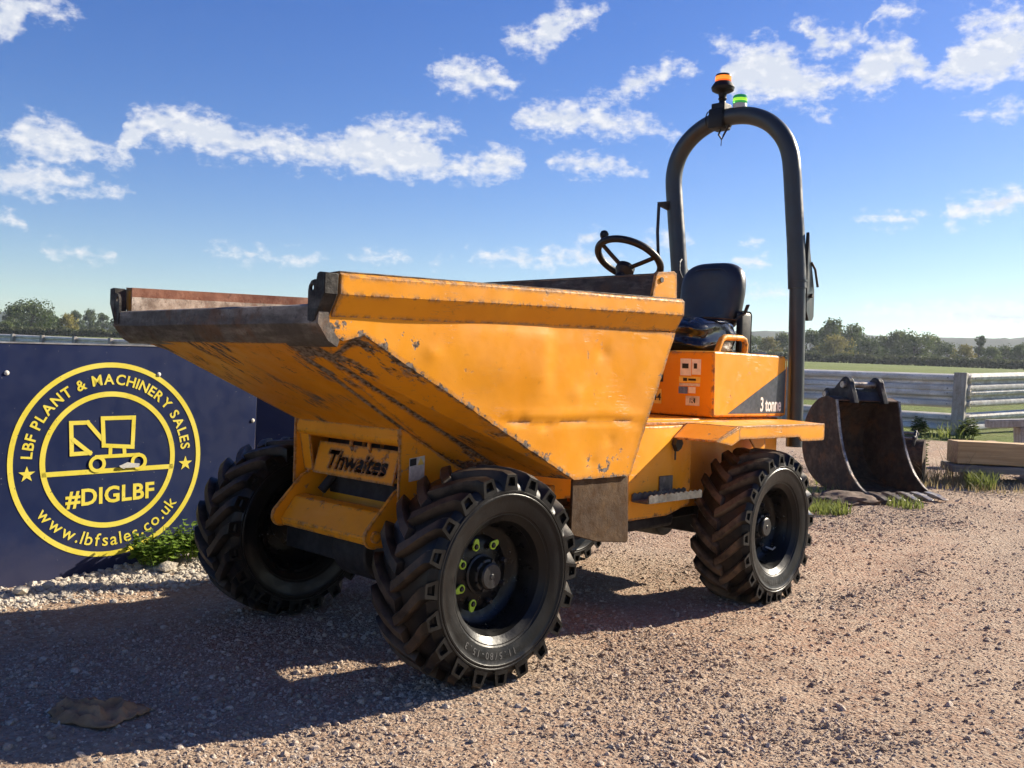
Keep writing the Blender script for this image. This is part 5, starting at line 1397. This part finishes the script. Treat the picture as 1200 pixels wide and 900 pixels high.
right = [(878, 225, 5.5, 1.1, 2, 'leaf_mid'), (900, 215, 5.0, 1.1, 0, 'leaf_yellow'), (915, 230, 6.3, 1.0, 0, 'leaf_mid'), (948, 225, 7.0, .9, 0, 'leaf_mid'), (962, 232, 8.2, .85, 1, 'leaf_dark'), (975, 222, 9.3, .9, 0, 'leaf_mid'), (978, 205, 5.6, 1.15, 2, 'leaf_yellow'), (996, 226, 8.4, .95, 0, 'leaf_mid'), (1016, 215, 5.6, 1.1, 2, 'leaf_dark'), (1034, 228, 6.2, 1.1, 0, 'leaf_mid'), (1052, 230, 7.4, 1.0, 0, 'leaf_mid'), (1070, 226, 7.2, 1.1, 2, 'leaf_mid'), (1090, 232, 6.6, 1.0, 0, 'leaf_mid'), (1108, 220, 5.0, 1.1, 2, 'leaf_dark'), (1128, 215, 4.6, 1.1, 0, 'leaf_yellow'), (1146, 228, 7.4, .75, 3, 'leaf_dark'), (1160, 214, 4.4, 1.0, 0, 'leaf_mid'), (1176, 225, 4.8, 1.2, 2, 'leaf_dark'), (1196, 222, 5.2, 1.1, 0, 'leaf_mid'), (1216, 226, 5.6, 1.1, 2, 'leaf_mid')]
for i, (px, ds, h, wf, var, mt) in enumerate(right):
    tree(az_at(px), ds, h, wf, var, mt, f'{SHAPE[var]} {HUE[mt]} tree, {ORD[i]} from the left in the far line right of the skip')
def hedge(name, px0, px1, dist, h, label, seed):
    rr = random.Random(seed); bm = bmesh.new(); n = int(abs(px1 - px0) * 24)
    for _ in range(n):
        px = rr.uniform(px0, px1); az = R(az_at(px)); dd = dist + rr.uniform(-2.0, 2.0); x, y = CAMP.x + dd * math.cos(az), CAMP.y + dd * math.sin(az)
        hh = h * (.8 + .35 * mnoise.noise(Vector((px * .05, 3, seed))))
        p = Vector((x, y, gz(x, y) + hh * rr.random() ** .7)); n_ = Vector((rr.gauss(0, 1), rr.gauss(0, 1), rr.gauss(.4, 1))).normalized(); s_ = n_.orthogonal().normalized(); q = n_.cross(s_); l_ = rr.uniform(.25, .6)
        bm.faces.new([bm.verts.new(p + s_ * l_ * a + q * l_ * b) for a, b in ((-.6, -.1), (0, -.5), (.65, 0), (.1, .5))])
    me = bpy.data.meshes.new(name); bm.to_mesh(me); bm.free()
    o = mkobj(name, me, 'leaf_hedge', smooth=None); tag(o, label, 'hedge')
hedge('hedge', 850, 1260, 196, 2.0, 'long dark clipped hedge across the far edge of the field on the right', 1)
hedge('hedge', -60, 200, 186, 1.6, 'low rough hedge below the trees above the navy board', 2)

# crumpled brown sack on the ground at the front left
bm = bmesh.new(); nr, ns = 12, 56; V = []
for i in range(nr + 1):
    row = []
    for j in range(ns):
        t = 2 * math.pi * j / ns; q = i / nr
        out = 1 + .55 * mnoise.noise(Vector((math.cos(t) * 1.6, math.sin(t) * 1.6, 3))) + .16 * mnoise.noise(Vector((math.cos(t) * 4, math.sin(t) * 4, 8)))
        x, y = q * out * .165 * math.cos(t), q * out * .105 * math.sin(t)
        rid = 1 - abs(mnoise.noise(Vector((x * 11 + y * 5, y * 13, 4)))) * 2.2
        z = .010 + (1 - q ** 2.5) * (.006 + .034 * max(0, rid)) + .014 * mnoise.noise(Vector((x * 45, y * 45, 1)))
        row.append(bm.verts.new((x, y, z)))
    V.append(row)
for i in range(nr):
    for j in range(ns):
        if i == 0: bm.faces.new((V[0][0], V[1][j], V[1][(j + 1) % ns])) if j < ns else None
        else: bm.faces.new((V[i][j], V[i + 1][j], V[i + 1][(j + 1) % ns], V[i][(j + 1) % ns]))
bmesh.ops.delete(bm, geom=[v for v in bm.verts if not v.link_faces], context='VERTS')
o = mkobj('sack', bm, 'sack', smooth=35); o.location = (1.27, .19, gz(1.27, .19) - .006); o.rotation_euler = (0, 0, R(135)); tag(o, 'crumpled brown sacking lying in the shadow at front left', 'sack')
sm = o.modifiers.new('thick', 'SOLIDIFY'); sm.thickness = .004

# ------------------------------------------------------------------ haze
hz = box((-905, -905, -3), (60, 60, 48)); m = bpy.data.materials.new('haze_air'); m.use_nodes = True; nt = m.node_tree; nt.nodes.clear()
ou = nd(nt, 'ShaderNodeOutputMaterial'); pv = nd(nt, 'ShaderNodeVolumePrincipled'); pv.inputs['Density'].default_value = .00028; pv.inputs['Color'].default_value = (.80, .88, 1.0, 1); pv.inputs['Anisotropy'].default_value = .2
nt.links.new(pv.outputs[0], ou.inputs['Volume'])
M['haze'] = m
USE_HAZE = True
if USE_HAZE:
    o = mkobj('haze', hz, 'haze', smooth=None); o['kind'] = 'stuff'; o['label'] = 'thin blue summer haze over the fields'
